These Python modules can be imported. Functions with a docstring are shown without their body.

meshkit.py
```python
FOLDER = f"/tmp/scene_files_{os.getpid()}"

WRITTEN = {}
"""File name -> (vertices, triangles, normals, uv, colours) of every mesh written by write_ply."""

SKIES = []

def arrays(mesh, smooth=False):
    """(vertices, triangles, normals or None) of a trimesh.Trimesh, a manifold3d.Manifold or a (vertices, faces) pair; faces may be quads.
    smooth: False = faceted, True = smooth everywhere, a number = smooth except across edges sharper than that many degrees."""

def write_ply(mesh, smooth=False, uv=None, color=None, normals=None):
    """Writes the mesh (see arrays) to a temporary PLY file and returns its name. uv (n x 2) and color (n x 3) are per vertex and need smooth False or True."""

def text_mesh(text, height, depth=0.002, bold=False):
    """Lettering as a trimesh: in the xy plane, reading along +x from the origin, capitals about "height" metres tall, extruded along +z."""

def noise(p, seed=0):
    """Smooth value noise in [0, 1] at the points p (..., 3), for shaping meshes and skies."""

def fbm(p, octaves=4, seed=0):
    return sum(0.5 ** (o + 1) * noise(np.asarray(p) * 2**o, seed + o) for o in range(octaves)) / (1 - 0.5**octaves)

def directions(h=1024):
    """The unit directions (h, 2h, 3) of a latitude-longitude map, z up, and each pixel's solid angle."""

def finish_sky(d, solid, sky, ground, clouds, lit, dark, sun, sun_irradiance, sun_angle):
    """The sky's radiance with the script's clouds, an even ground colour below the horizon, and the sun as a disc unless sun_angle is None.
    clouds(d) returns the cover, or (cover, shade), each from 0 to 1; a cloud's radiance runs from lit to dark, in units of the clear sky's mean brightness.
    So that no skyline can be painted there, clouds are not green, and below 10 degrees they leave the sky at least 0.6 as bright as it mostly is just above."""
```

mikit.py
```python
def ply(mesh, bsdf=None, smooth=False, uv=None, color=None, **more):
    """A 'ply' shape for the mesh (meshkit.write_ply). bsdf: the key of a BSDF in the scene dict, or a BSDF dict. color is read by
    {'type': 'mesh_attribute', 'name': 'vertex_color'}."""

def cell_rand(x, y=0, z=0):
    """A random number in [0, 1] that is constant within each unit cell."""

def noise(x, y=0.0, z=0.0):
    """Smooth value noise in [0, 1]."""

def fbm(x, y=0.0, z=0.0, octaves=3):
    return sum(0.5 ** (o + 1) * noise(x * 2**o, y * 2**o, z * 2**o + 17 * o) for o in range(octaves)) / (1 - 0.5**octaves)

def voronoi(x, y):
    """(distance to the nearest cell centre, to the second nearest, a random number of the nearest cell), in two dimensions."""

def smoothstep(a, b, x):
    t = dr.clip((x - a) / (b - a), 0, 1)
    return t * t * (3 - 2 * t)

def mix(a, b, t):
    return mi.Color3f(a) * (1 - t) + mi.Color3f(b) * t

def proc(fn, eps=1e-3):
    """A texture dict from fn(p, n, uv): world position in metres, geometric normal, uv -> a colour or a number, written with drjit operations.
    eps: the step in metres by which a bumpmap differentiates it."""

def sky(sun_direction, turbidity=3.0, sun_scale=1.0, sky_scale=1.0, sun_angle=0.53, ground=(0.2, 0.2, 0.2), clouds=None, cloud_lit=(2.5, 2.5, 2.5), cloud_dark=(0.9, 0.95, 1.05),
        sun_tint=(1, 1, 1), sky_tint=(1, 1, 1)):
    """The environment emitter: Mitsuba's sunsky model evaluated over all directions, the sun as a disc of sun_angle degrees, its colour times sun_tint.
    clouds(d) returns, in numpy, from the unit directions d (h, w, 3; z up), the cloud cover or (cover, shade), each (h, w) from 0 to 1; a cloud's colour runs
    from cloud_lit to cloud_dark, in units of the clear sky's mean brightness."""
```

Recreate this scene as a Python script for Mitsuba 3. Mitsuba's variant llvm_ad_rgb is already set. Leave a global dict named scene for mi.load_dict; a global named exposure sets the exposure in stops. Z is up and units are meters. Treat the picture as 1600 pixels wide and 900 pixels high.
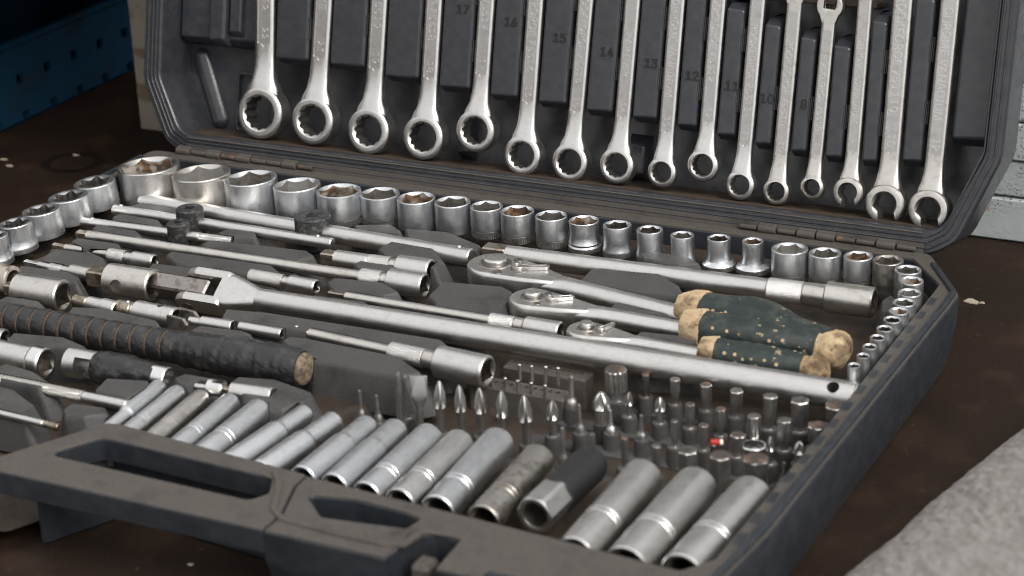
import math, random
import numpy as np, trimesh, mitsuba as mi, drjit as dr, mikit, meshkit
import manifold3d as m3
from shapely.geometry import Polygon, Point, LineString, box as sbox
from shapely.ops import unary_union
from shapely import affinity
import mapbox_earcut as earcut

T = mi.ScalarTransform4f
scene, labels = {}, {}
# ------------------------------------------------------------------ camera, light, exposure
scene['camera'] = {'type': 'thinlens', 'fov': 28.242, 'fov_axis': 'x', 'aperture_radius': 0.0036, 'focus_distance': 1.27,
                   'near_clip': 0.05, 'far_clip': 60.0,
                   'to_world': T().look_at(origin=[0.8349, -1.1365, 0.5037], target=[0.30056, -0.07868, 0.02006], up=[-0.13911, 0.35279, 0.92531])}
# overcast daylight coming in through the open side of the workshop
scene['sky'] = mikit.sky((0.66, -0.36, 0.68), turbidity=3, sun_scale=0.42, sun_angle=36, sun_tint=(.80, .95, 1.22), ground=(0.13, 0.12, 0.11), clouds=lambda d: 1.0,
                         cloud_lit=(1.95, 1.94, 1.94), cloud_dark=(1.0, 1.05, 1.15))
exposure = 2.85

# ------------------------------------------------------------------ materials
N, F, mix, sst = mikit.noise, mikit.fbm, mikit.mix, mikit.smoothstep
def fb(p, s, o=3, dx=0.0): return F(p.x * s + dx, p.y * s + dx * 2, p.z * s, o)
def prin(name, color, rough, metallic=0.0, spec=0.5, bump=None, two=True, **kw):
    b = {'type': 'principled', 'base_color': mikit.proc(color) if callable(color) else {'type': 'rgb', 'value': list(color)},
         'roughness': mikit.proc(rough) if callable(rough) else rough, 'metallic': metallic, 'specular': spec, **kw}
    if bump: b = {'type': 'bumpmap', 'arbitrary': mikit.proc(bump[0], eps=bump[2]), 'scale': bump[1], 'bsdf': b}
    scene[name] = {'type': 'twosided', 'bsdf': b} if two else b
def metal(name, base, grime, amount, rough, cover=0.55, freq=260):
    base, grime = mi.Color3f(base), mi.Color3f(grime)
    def col(p, n, uv):
        a = sst(cover, cover + .16, fb(p, freq)) * amount
        s = sst(.78, .86, fb(p, freq * 6, 2, 3.1)) * amount
        return mix(base * (.9 + .16 * fb(p, 700, 2)), grime, dr.minimum(a + s, 1))
    prin(name, col, lambda p, n, uv: rough + .12 * (fb(p, freq, 2, 7.7) - .3), 1.0)
metal('steel', (.60, .588, .575), (.33, .29, .25), .16, .33, .60)
metal('steel_warm', (.57, .55, .52), (.30, .25, .19), .28, .34, .56)
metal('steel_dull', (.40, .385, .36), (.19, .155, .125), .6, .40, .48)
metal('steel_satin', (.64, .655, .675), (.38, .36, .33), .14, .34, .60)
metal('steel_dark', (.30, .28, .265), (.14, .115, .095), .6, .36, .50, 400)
metal('steel_bright', (.70, .70, .70), (.45, .40, .35), .25, .24)
metal('steel_bronze', (.36, .315, .26), (.17, .13, .09), .70, .38, .48)
def rusty(p, n, uv):
    a = fb(p, 330)
    return mix(mix((.060, .042, .030), (.19, .105, .055), sst(.40, .70, a)), (.33, .30, .27), sst(.46, .66, fb(p, 110, 3, 5.)))
prin('rust', rusty, .5, .25)
prin('grease', lambda p, n, uv: mix((.022, .018, .015), (.075, .060, .048), sst(.45, .75, fb(p, 300))), .45)
def rustpin(p, n, uv): return mix((.045, .036, .031), (.115, .068, .046), sst(.4, .7, fb(p, 300)))
prin('rusty_pin', rustpin, .7, .1)
def plastic(name, base, dust, amount, lo, hi, rough, spec=.4, bump=.00012, freq=70):
    base, dust = mi.Color3f(base), mi.Color3f(dust)
    def col(p, n, uv):
        a = sst(lo, hi, fb(p, freq, 4)) * amount
        g = sst(.64, .74, fb(p, 1000, 2, 2.2)) * .45
        return mix(base, dust, dr.minimum(a * (.65 + .5 * fb(p, 900, 2, 9.)) + g * amount, 1))
    prin(name, col, lambda p, n, uv: rough + .2 * (fb(p, 240, 2, 1.1) - .5), 0., spec, (lambda p, n, uv: fb(p, 1400, 2), bump, 2e-4))
plastic('case_plastic', (.013, .0132, .0145), (.068, .060, .053), .95, -.15, .55, .55, spec=.3)
plastic('block_plastic', (.0145, .0155, .0182), (.057, .0545, .0530), .92, -.15, .60, .50, spec=.3)
plastic('side_plastic', (.0135, .0165, .0215), (.027, .030, .0345), .8, .15, .85, .42, spec=.35, freq=140)
plastic('lid_plastic', (.0185, .0205, .0275), (.036, .0355, .037), .75, .10, .90, .26, spec=.55, freq=190)
plastic('tray_plastic', (.008, .0065, .0055), (.043, .031, .023), .9, -.05, .60, .65, spec=.25)
metal('steel_panel', (.50, .49, .475), (.30, .26, .22), .22, .38, .55)
prin('black_oxide', lambda p, n, uv: mix((.022, .023, .026), (.075, .070, .066), sst(.45, .75, fb(p, 500))), .48, .25)
prin('number_plastic', (.008, .008, .009), .5)
prin('rubber_grip', lambda p, n, uv: mix(mix((.016, .024, .0235), (.036, .043, .040), sst(.40, .72, fb(p, 160, 4))), (.34, .27, .17), sst(.725, .75, fb(p, 330, 3, 6.)) * .7), .42, 0, .35, (lambda p, n, uv: fb(p, 900, 3), .0003, 3e-4))
prin('foam_tan', lambda p, n, uv: mix(mix((.34, .24, .135), (.44, .345, .23), fb(p, 220)), (.10, .065, .038), dr.minimum(sst(.44, .70, fb(p, 150, 4, 3.)) * .7 + sst(.62, .74, fb(p, 700, 3, 9.)) * .6, 1)), .85, 0, .2, (lambda p, n, uv: fb(p, 600, 3), .0008, 3e-4))
prin('foam_dirty', lambda p, n, uv: mix(mix((.25, .17, .095), (.33, .25, .155), fb(p, 220)), (.075, .048, .028), dr.minimum(sst(.38, .66, fb(p, 150, 4, 3.)) * .85 + sst(.62, .74, fb(p, 700, 3, 9.)) * .6, 1)), .85, 0, .2, (lambda p, n, uv: fb(p, 500, 3), .0010, 3e-4))
prin('tape_black', lambda p, n, uv: mix((.0125, .0125, .0135), (.034, .032, .031), sst(.5, .85, fb(p, 150, 4))), .40, 0, .5, (lambda p, n, uv: fb(p, 330, 3), .0008, 3e-4))
prin('cord_brown', lambda p, n, uv: mix((.032, .022, .015), (.080, .052, .033), fb(p, 500)), .75)
prin('wood_end', lambda p, n, uv: mix((.17, .13, .088), (.062, .046, .032), sst(.38, .66, fb(p, 420, 4))), .8)
prin('red_plastic', (.33, .014, .012), .4)
prin('white_plastic', (.70, .66, .56), .4)
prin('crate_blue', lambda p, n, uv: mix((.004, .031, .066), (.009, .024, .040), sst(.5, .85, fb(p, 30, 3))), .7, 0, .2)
def paint_wall(p, n, uv):
    c = mix((.34, .375, .385), (.41, .435, .44), fb(p, 25, 3))
    spots = sst(.58, .67, fb(p, 750, 4)) * sst(.38, .64, fb(p, 30, 3, 4.)) * .9
    c = mix(c, mi.Color3f(.020, .020, .020), spots)
    return mix(c, mi.Color3f(.30, .12, .04), sst(.72, .78, fb(p, 60, 3, 8.)) * .8)
prin('post_paint', lambda p, n, uv: mix(mix((.34, .305, .25), (.42, .38, .315), fb(p, 30, 3)), (.20, .13, .07), sst(.58, .72, fb(p, 60, 3, 5.)) * .8), .6)
prin('wall_paint', paint_wall, .6, 0, .4, (lambda p, n, uv: fb(p, 500, 3), .0004, 4e-4))
def bench_col(p, n, uv):
    c = mix((.0105, .006, .0042), (.022, .0128, .0084), fb(p, 14, 4))
    c = mix(c, mi.Color3f(.036, .021, .0125), sst(.52, .80, fb(p, 40, 4, 6.)) * .4)
    c = mix(c, mi.Color3f(.10, .08, .065), sst(.82, .86, fb(p, 420, 3, 2.)) * .4)
    d = dr.sqrt(dr.square(p.x + .160) + dr.square((p.y - .073)))
    ring = sst(.016, .019, d) * sst(.027, .023, d)
    return mix(c, mi.Color3f(.004, .003, .003), ring * .85)
prin('bench_wood', bench_col, lambda p, n, uv: .55 + .25 * fb(p, 60, 3), 0, .16, (lambda p, n, uv: fb(p, 260, 3), .0005, 5e-4))
prin('brown_board', lambda p, n, uv: mix((.05, .040, .031), (.09, .072, .057), fb(p, 12, 3)), .8)
def cloth_col(p, n, uv):
    a = F((p.x + p.y * .6) * 330, (p.y - p.x * .6) * 120, p.z * 200, 4)
    return mix((.150, .137, .130), (.198, .186, .180), sst(.22, .76, a))
prin('cloth_grey', cloth_col, .95, 0, .1)
prin('flake_paint', lambda p, n, uv: mix((.42, .37, .30), (.25, .2, .16), fb(p, 500)), .8)

# ------------------------------------------------------------------ mesh helpers (millimetres)
rng = np.random.default_rng(7)
def arr(m):
    if isinstance(m, m3.Manifold):
        k = m.to_mesh(); return np.asarray(k.vert_properties[:, :3], float), np.asarray(k.tri_verts, int)
    if isinstance(m, trimesh.Trimesh): return np.asarray(m.vertices), np.asarray(m.faces)
    return np.asarray(m[0], float), np.asarray(m[1], int)
def join(*ms):
    vs, fs, k = [], [], 0
    for m in ms:
        v, f = arr(m); vs.append(v); fs.append(f + k); k += len(v)
    return np.vstack(vs), np.vstack(fs)
def xf(m, M):
    v, f = arr(m); return v @ M[:3, :3].T + M[:3, 3], f
def man(m):
    v, f = arr(m)
    t = trimesh.Trimesh(v, f, process=True, merge_norm=True, merge_tex=True)
    return m3.Manifold(m3.Mesh(np.asarray(t.vertices, np.float32), np.asarray(t.faces, np.uint32)))
def put(key, mesh, mat, smooth=35):
    v, f = arr(mesh)
    if len(f) == 0: print('EMPTY', key); return key
    assert key not in scene, key
    scene[key] = mikit.ply((v * .001, f), mat, smooth=smooth)
    return key
counts = {}
def numbered(name):
    n = counts.get(name, 0); counts[name] = n + 1
    return name if n == 0 else f'{name}_{n:03d}'
def thing(name, label, cat, group=None):
    k = numbered(name); labels[k] = {'label': label, 'category': cat}
    if group: labels[k]['group'] = group
    return k
def part(parent, name, mesh, mat, smooth=35, label=None):
    k = put(numbered(parent + '__' + name), mesh, mat, smooth)
    if label: labels[k] = {'label': label}
    return k
def trans(x=0, y=0, z=0):
    M = np.eye(4); M[:3, 3] = x, y, z; return M
def frame(a, b=None, d=None, up=(0, 0, 1)):
    """local z along b-a, local x towards up, origin at a"""
    a = np.asarray(a, float); z = np.asarray(d if d is not None else np.subtract(b, a), float); z = z / np.linalg.norm(z)
    u = np.asarray(up, float); x = u - z * (u @ z); x /= np.linalg.norm(x); y = np.cross(z, x)
    M = np.eye(4); M[:3, 0], M[:3, 1], M[:3, 2], M[:3, 3] = x, y, z, a; return M
def polar(secs, n=36, cap=True):
    """loft of rings (z, r or r[n]) or (z, r, cx, cy) around z"""
    th = np.arange(n) * 2 * np.pi / n; rows = []
    for s in secs:
        z, r = s[0], np.broadcast_to(np.asarray(s[1], float), (n,)); cx, cy = (s[2], s[3]) if len(s) > 2 else (0, 0)
        rows.append(np.stack([cx + r * np.cos(th), cy + r * np.sin(th), np.full(n, z)], 1))
    v = np.vstack(rows); k = len(rows); i, j = np.meshgrid(np.arange(k - 1), np.arange(n), indexing='ij'); jn = (j + 1) % n
    a, b, c, d = i * n + j, i * n + jn, (i + 1) * n + jn, (i + 1) * n + j
    f = np.concatenate([np.stack([a, b, c], -1).reshape(-1, 3), np.stack([a, c, d], -1).reshape(-1, 3)])
    if cap:
        c0, c1 = v[:n].mean(0), v[-n:].mean(0); m = len(v); v = np.vstack([v, c0, c1]); jj = np.arange(n); jn = (jj + 1) % n
        f = np.vstack([f, np.stack([jn, jj, np.full(n, m)], 1), np.stack([jj + (k - 1) * n, jn + (k - 1) * n, np.full(n, m + 1)], 1)])
    return v, f
def cyl(r, z0, z1, n=36, ch=0.4, r1=None):
    r1 = r if r1 is None else r1
    return polar([(z0, r - ch), (z0 + ch, r), (z1 - ch, r1), (z1, r1 - ch)], n)
def rbox(sx, sy, sz, b=0.5):
    """rounded box centred in x, y with z from 0 to sz"""
    pts = []
    for x in (-1, 1):
        for y in (-1, 1):
            for z in (0, 1):
                zz = z * sz; s = 1 if z else -1
                pts += [(x * (sx / 2 - b), y * (sy / 2 - b), zz), (x * sx / 2, y * (sy / 2 - b), zz - s * b), (x * (sx / 2 - b), y * sy / 2, zz - s * b)]
    return m3.Manifold.hull_points(np.array(pts, np.float32))
def ring_pts(poly):
    out = []
    for r in [poly.exterior, *poly.interiors]:
        p = np.asarray(r.coords)[:-1]
        for _ in range(3):
            a, b = p - np.roll(p, 1, 0), np.roll(p, -1, 0) - p
            keep = (np.abs(a[:, 0] * b[:, 1] - a[:, 1] * b[:, 0]) > 1e-4 * np.linalg.norm(a, axis=1) * np.linalg.norm(b, axis=1) + 1e-9) & (np.linalg.norm(a, axis=1) > 1e-3)
            if keep.all(): break
            p = p[keep]
        out.append(p)
    return out
def slab(poly, levels):
    """polygon (with holes) lofted through levels (z, inset); corners must be rounder than the inset"""
    poly = Polygon(poly.exterior, poly.interiors); poly = poly.simplify(.02)
    from shapely.geometry.polygon import orient
    poly = orient(poly, 1.0); rings = ring_pts(poly); mit = []
    for r in rings:
        e = np.roll(r, -1, 0) - r; e /= np.linalg.norm(e, axis=1, keepdims=True); nrm = np.stack([-e[:, 1], e[:, 0]], 1)
        m = nrm + np.roll(nrm, 1, 0); m /= np.maximum((m * m).sum(1, keepdims=True) / 2, .5); mit.append(m)
    v, f, base = [], [], 0; n = sum(map(len, rings))
    for z, ins in levels:
        q = np.vstack([r + m * ins for r, m in zip(rings, mit)]); v.append(np.column_stack([q, np.full(n, z)]))
    for l in range(len(levels) - 1):
        o = 0
        for r in rings:
            k = len(r); j = np.arange(k); jn = (j + 1) % k
            a, b, c, d = l * n + o + j, l * n + o + jn, (l + 1) * n + o + jn, (l + 1) * n + o + j
            f += [np.stack([a, b, c], 1), np.stack([a, c, d], 1)]; o += k
    ends = np.cumsum([len(r) for r in rings]).astype(np.uint32)
    for l, flip in ((0, True), (len(levels) - 1, False)):
        t = earcut.triangulate_float64(np.vstack(rings), ends).reshape(-1, 3).astype(int) + l * n
        tri = np.vstack(v)[t]; area = np.cross(tri[:, 1] - tri[:, 0], tri[:, 2] - tri[:, 0])[:, 2]
        t = t[:, ::-1] if (area.sum() < 0) != flip else t; f.append(t)
    return np.vstack(v), np.vstack(f)
def bev(z0, z1, b): return [(z0, 0), (z1 - b, 0), (z1 - .45 * b, .18 * b), (z1 - .12 * b, .55 * b), (z1, b)]
def bev2(z0, z1, b): return [(z0, b), (z0 + .3 * b, .3 * b), (z0 + b, 0), (z1 - b, 0), (z1 - .3 * b, .3 * b), (z1, b)]
def rnd(poly, r): return poly.buffer(-r).buffer(r, quad_segs=5)
def star(n, r0, r1, k, ph=0):
    th = np.arange(n) * 2 * np.pi / n; return Polygon(np.stack([(r0 + (r1 - r0) * (.5 + .5 * np.cos(k * th + ph)))[:, ] * np.cos(th), (r0 + (r1 - r0) * (.5 + .5 * np.cos(k * th + ph))) * np.sin(th)], 1))
def prism(poly, z0, z1):
    cs = m3.CrossSection([np.asarray(poly.exterior.coords)[:-1]], m3.FillRule.EvenOdd); return m3.Manifold.extrude(cs, z1 - z0).translate([0, 0, z0])
def hexa(af, ph=0.): return Polygon([(af / math.sqrt(3) * math.cos(ph + k * math.pi / 3), af / math.sqrt(3) * math.sin(ph + k * math.pi / 3)) for k in range(6)])
def knurl(r, z0, z1, pitch=1.9, h=.30, step=.30):
    n = max(48, int(2 * np.pi * r / step)); n -= n % 4; rows = max(6, int((z1 - z0) / step)); th = np.arange(n) * 2 * np.pi / n
    kk = max(6, round(2 * np.pi * r / pitch / 2)); secs = [(z0, r - h)]
    for i in range(rows + 1):
        z = z0 + .2 + (z1 - z0 - .4) * i / rows; a, b = kk * th + 2 * np.pi * z / pitch / 1.6, kk * th - 2 * np.pi * z / pitch / 1.6
        secs.append((z, r - h * np.maximum(np.abs(np.sin(a)), np.abs(np.sin(b))) ** 4))
    return polar(secs + [(z1, r - h)], n)
def text(s, h, depth=.3, bold=False):
    v, f = arr(meshkit.text_mesh(s, h, depth, bold)); return v.copy(), f
def noisy(m, amp, freq, seed=0):
    v, f = arr(m); t = trimesh.Trimesh(v, f, process=True); n = t.vertex_normals
    d = meshkit.fbm(np.asarray(t.vertices) * freq + 50, 3, seed) - .5
    return np.asarray(t.vertices) + n * (d * 2 * amp)[:, None], np.asarray(t.faces)
ORD = ['first', 'second', 'third', 'fourth', 'fifth', 'sixth', 'seventh', 'eighth', 'ninth', 'tenth', 'eleventh', 'twelfth', 'thirteenth', 'fourteenth', 'fifteenth',
       'sixteenth', 'seventeenth', 'eighteenth', 'nineteenth', 'twentieth', 'twenty-first']

# ------------------------------------------------------------------ setting
put('workbench_top', xf(rbox(3200, 1400, 40, 3), trans(100, -230, -40)), 'bench_wood')
labels['workbench_top'] = {'label': 'dark brown stained workbench top under the open tool case', 'kind': 'structure'}
k = thing('shade_cabinet', 'dark brown boards added around the blue crate at the left to keep light off it', 'shade_cabinet')  # added boards, shaped to block sun and sky from the crate
for sx, sy, sz, x, y, z in ((20, 680, 169, -720, 220, 0), (555, 20, 169, -432, 560, 0), (555, 20, 169, -432, -120, 0), (575, 700, 20, -452, 220, 170), (44, 282, 20, -141, 10, 170)):
    part(k, 'board', xf(rbox(sx, sy, sz, 1.5), trans(x, y, z)), 'brown_board')
put('added_left_wall', xf(rbox(40, 3600, 850, 3), trans(-1000, -1000, -200)), 'brown_board'); labels['added_left_wall'] = {'label': 'wall added to the left, out of view, to darken the metal reflections', 'kind': 'structure'}  # added wall, height chosen for what the bars reflect on the left
put('added_back_wall', xf(rbox(4200, 40, 1100, 3), trans(1080, 830, -200)), 'brown_board'); labels['added_back_wall'] = {'label': 'wall added behind the painted boards, out of view, to darken the metal reflections', 'kind': 'structure'}  # added wall that gives the metal something dark to reflect behind
k = thing('post', 'stained cream painted post behind the left edge of the lid', 'post')
part(k, 'face', xf(rbox(64, 26, 900, 1.5), trans(-128, 176, 0)), 'post_paint')
k = thing('painted_wall', 'pale blue grey wall of horizontal painted boards stained with black grime, behind the open lid', 'wall')
zb = [0] + list(np.cumsum([31.5, 26, 27, 27.5] + [28] * 10))
for i in range(len(zb) - 1):
    part(k, 'board', xf(rbox(1160, 16, zb[i + 1] - zb[i] - 1.6, 1.2), trans(-92 + 580 + .8 * (i % 3), 163 + [0, 1.5, -.6, .8][i % 4] + 8, zb[i] + .8)), 'wall_paint')
part(k, 'backing', xf(rbox(1140, 6, 440, .5), trans(486, 184, 0)), 'brown_board', label='dark gap behind the boards')
k = thing('crate', 'dark blue plastic crate with square holes in the shade at the left', 'crate')
cm = man(rbox(150, 330, 68, 3)) - m3.Manifold.cube([142, 322, 90], True).translate([0, 0, 52])
for r, z in ((0, 38), (1, 5.5)):
    for i in range(9):
        cm -= m3.Manifold.cube([60, 9, 9], True).translate([75, -139.5 + 38 * i + (3 if r else 0), z])
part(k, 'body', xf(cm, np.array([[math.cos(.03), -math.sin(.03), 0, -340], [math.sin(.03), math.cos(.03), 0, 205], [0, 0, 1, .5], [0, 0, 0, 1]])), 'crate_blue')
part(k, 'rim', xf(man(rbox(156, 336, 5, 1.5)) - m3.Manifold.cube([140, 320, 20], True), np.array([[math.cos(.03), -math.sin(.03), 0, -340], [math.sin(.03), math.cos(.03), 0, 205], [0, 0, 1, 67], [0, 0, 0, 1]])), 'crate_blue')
# folded grey cloth at the lower right
A0, B0 = np.array([640., -85.]), np.array([583., -345.]); dv = (B0 - A0) / np.linalg.norm(B0 - A0); nv = np.array([-dv[1], dv[0]])
S, Tt = np.meshgrid(np.linspace(-140, 420, 280), np.concatenate([[0], np.cumsum(np.linspace(.6, 2.4, 150))]), indexing='ij')
P3 = np.stack([S * .02, Tt * .02, S * 0], -1)
wob = (meshkit.fbm(np.stack([S[..., 0:1].repeat(S.shape[1], 1) * .015, S * 0, S * 0], -1), 3, 5) - .5) * 7
H = 42 * (1 - np.exp(-Tt / 24)) + 6 * (meshkit.fbm(P3, 3, 3) - .5) * np.minimum(Tt / 20, 1) + 3.0 * (meshkit.fbm(P3 * 16, 3, 9) - .5) * np.minimum(Tt / 4, 1) + .3
X = A0[0] + dv[0] * S + nv[0] * (Tt + wob); Y = A0[1] + dv[1] * S + nv[1] * (Tt + wob)
cv = np.stack([X, Y, H], -1).reshape(-1, 3); a, b = S.shape; i, j = np.meshgrid(np.arange(a - 1), np.arange(b - 1), indexing='ij')
cf = np.concatenate([np.stack([i * b + j, (i + 1) * b + j, (i + 1) * b + j + 1], -1).reshape(-1, 3), np.stack([i * b + j, (i + 1) * b + j + 1, i * b + j + 1], -1).reshape(-1, 3)])
if np.cross(cv[cf[0, 1]] - cv[cf[0, 0]], cv[cf[0, 2]] - cv[cf[0, 0]])[2] < 0: cf = cf[:, ::-1]
put('cloth', (cv, cf), 'cloth_grey', True); labels['cloth'] = {'label': 'blurred grey fuzzy cloth lying on the bench in the right foreground', 'category': 'cloth'}
for px, size, lab in (((558.6, 51.6, 0), 9, 'pale paint flake on the bench right of the case'), ((-217.1, 58.1, 0), 5, 'pale paint flake at the left edge of the photo'),
                      ((-201.8, 47, 0), 4.5, 'second pale flake on the bench near the left edge'), ((566.7, 51.4, 0), 3, 'tiny paint flake beside the larger flake right of the case'),
                      ((289.2, -420.3, 0), 2.2, 'tiny pale crumb on the bench below the case handle'), ((-168.8, 88, 0), 4, 'pale crumb on the bench behind the leftmost sockets')):
    th = np.sort(rng.uniform(0, 6.28, 9)); rr = size * .5 * rng.uniform(.6, 1.2, 9)
    k = numbered('paint_flake'); put(k, slab(Polygon(np.stack([px[0] + rr * np.cos(th) * 1.5, px[1] + rr * np.sin(th)], 1)), [(.2, 0), (.9, .2)]), 'flake_paint', False); labels[k] = {'label': lab, 'category': 'paint flake'}

# ------------------------------------------------------------------ tool case
case = thing('tool_case', 'open dark grey plastic tool case full of sockets, wrenches and bits', 'tool case')
outer = rnd(Polygon([(-24, -2), (546, -2), (578, -58), (578, -75), (571, -366), (566, -415), (540, -452), (-24, -452)]), 8)
inner = rnd(Polygon([(-14, -14), (538, -14), (563, -48), (563, -60), (560, -250), (556, -396), (546, -411), (482, -406), (347, -397), (226, -386), (218, -388), (194, -442), (-14, -442)]), 3)
hole = rnd(Polygon([(214, -427), (334, -429), (339, -420), (332, -406), (238, -402), (228, -402)]), 4)
notch = Polygon([(191, -470), (191, -441), (219, -386.5), (226, -384.5), (346, -396), (347, -409), (356, -436), (356, -470)])
gap = rnd(Polygon([(421, -470), (421, -428), (432, -424), (444, -424), (447, -470)]), 1.5)
slot = rnd(Polygon([(357, -414), (375, -430), (416, -425), (418, -414), (408, -411), (380, -409)]), 2)
wall = outer.difference(inner).difference(notch.buffer(.25)).difference(gap)
for g in getattr(wall, 'geoms', [wall]):
    if g.area > 50: part(case, 'base_wall', slab(g.difference(slot) if g.intersects(slot) else g, [(1.5, 7), (16, 3.0), (30, 1.0), (36, 0), (48.3, 0), (49.2, .5), (49.6, 1.2)]), 'side_plastic', 40)
for g in getattr(wall, 'geoms', [wall]):
    if g.area > 50: part(case, 'rim_cap', slab(rnd(g.difference(slot) if g.intersects(slot) else g, .8), [(48.8, .7), (49.9, .7), (50.2, 1.0)]), 'case_plastic', 40)
plate = notch.intersection(Polygon([(180, -452), (180, -376), (360, -376), (360, -452)])).difference(hole)
plate = rnd(plate, 1.2)
part(case, 'handle_well', slab(rnd(Polygon([(206, -432), (209, -432), (226, -398), (224, -395)]), .6), [(1, 0), (37.3, 0)]), 'side_plastic', 30)
part(case, 'handle_top', slab(rnd(plate, .8), [(48.9, .7), (50.0, .7), (50.35, 1.0)]), 'case_plastic', 40)
part(case, 'handle', slab(plate, bev2(37.5, 49.9, 1.0)), 'side_plastic', 40, label='carrying handle with a long oval opening at the front of the case')
# bead that runs along the rim, and the wall behind the handle
bead = outer.buffer(-1.5).difference(outer.buffer(-5)).difference(box_ := sbox(150, -470, 470, -380)).difference(sbox(-40, -20, 560, 10))
for g in getattr(bead, 'geoms', [bead]):
    if g.area > 30: part(case, 'rim_bead', slab(g, bev(49, 52.6, 1.4)), 'side_plastic', 40)
part(case, 'handle_well', slab(rnd(Polygon([(222, -387), (345, -399), (345, -404), (226, -393)]), .8), [(1, 0), (49, 0)]), 'side_plastic', 30)
# thin darker plates that paint in the shade of notches along the right rim
for i in range(15):
    t = i / 14; y = -75 - 300 * t; x = 565.3 - (y + 75) / 290 * -6.0
    part(case, 'notch_shade', xf(rbox(4.2, 11, .8, .3), trans(x + 1.2, y, 49.65)), 'side_plastic', 30)
# latch parts at the front edge
part(case, 'latch_floor', slab(slot.buffer(1.5), [(28, 0), (33, 0)]), 'side_plastic', 30)
part(case, 'latch', xf(rbox(10, 12, 30, 2), trans(433, -438, 14)), 'case_plastic', 30, label='moulded latch in the front edge of the case')
rib = LineString([(331.3, -401.6, 50)[:2], (339.1, -409.9, 50)[:2], (345.4, -423.4, 50)[:2], (350.1, -433.1, 50)[:2], (358.7, -439.6, 50)[:2], (387.7, -441.9, 50)[:2], (414.7, -442.1, 50)[:2], (422.8, -438.7, 50)[:2], (424.8, -429, 50)[:2]])
rib = rib.buffer(4, join_style=1).buffer(-4).union(rib.buffer(1.7)) if False else LineString(np.asarray(rib.buffer(.01).centroid.coords) if False else rib.simplify(.1)).buffer(1.8, join_style=1)
part(case, 'latch_rib', slab(rnd(rib, .9), bev(49.6, 51.6, .8)), 'case_plastic', 40)

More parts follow.
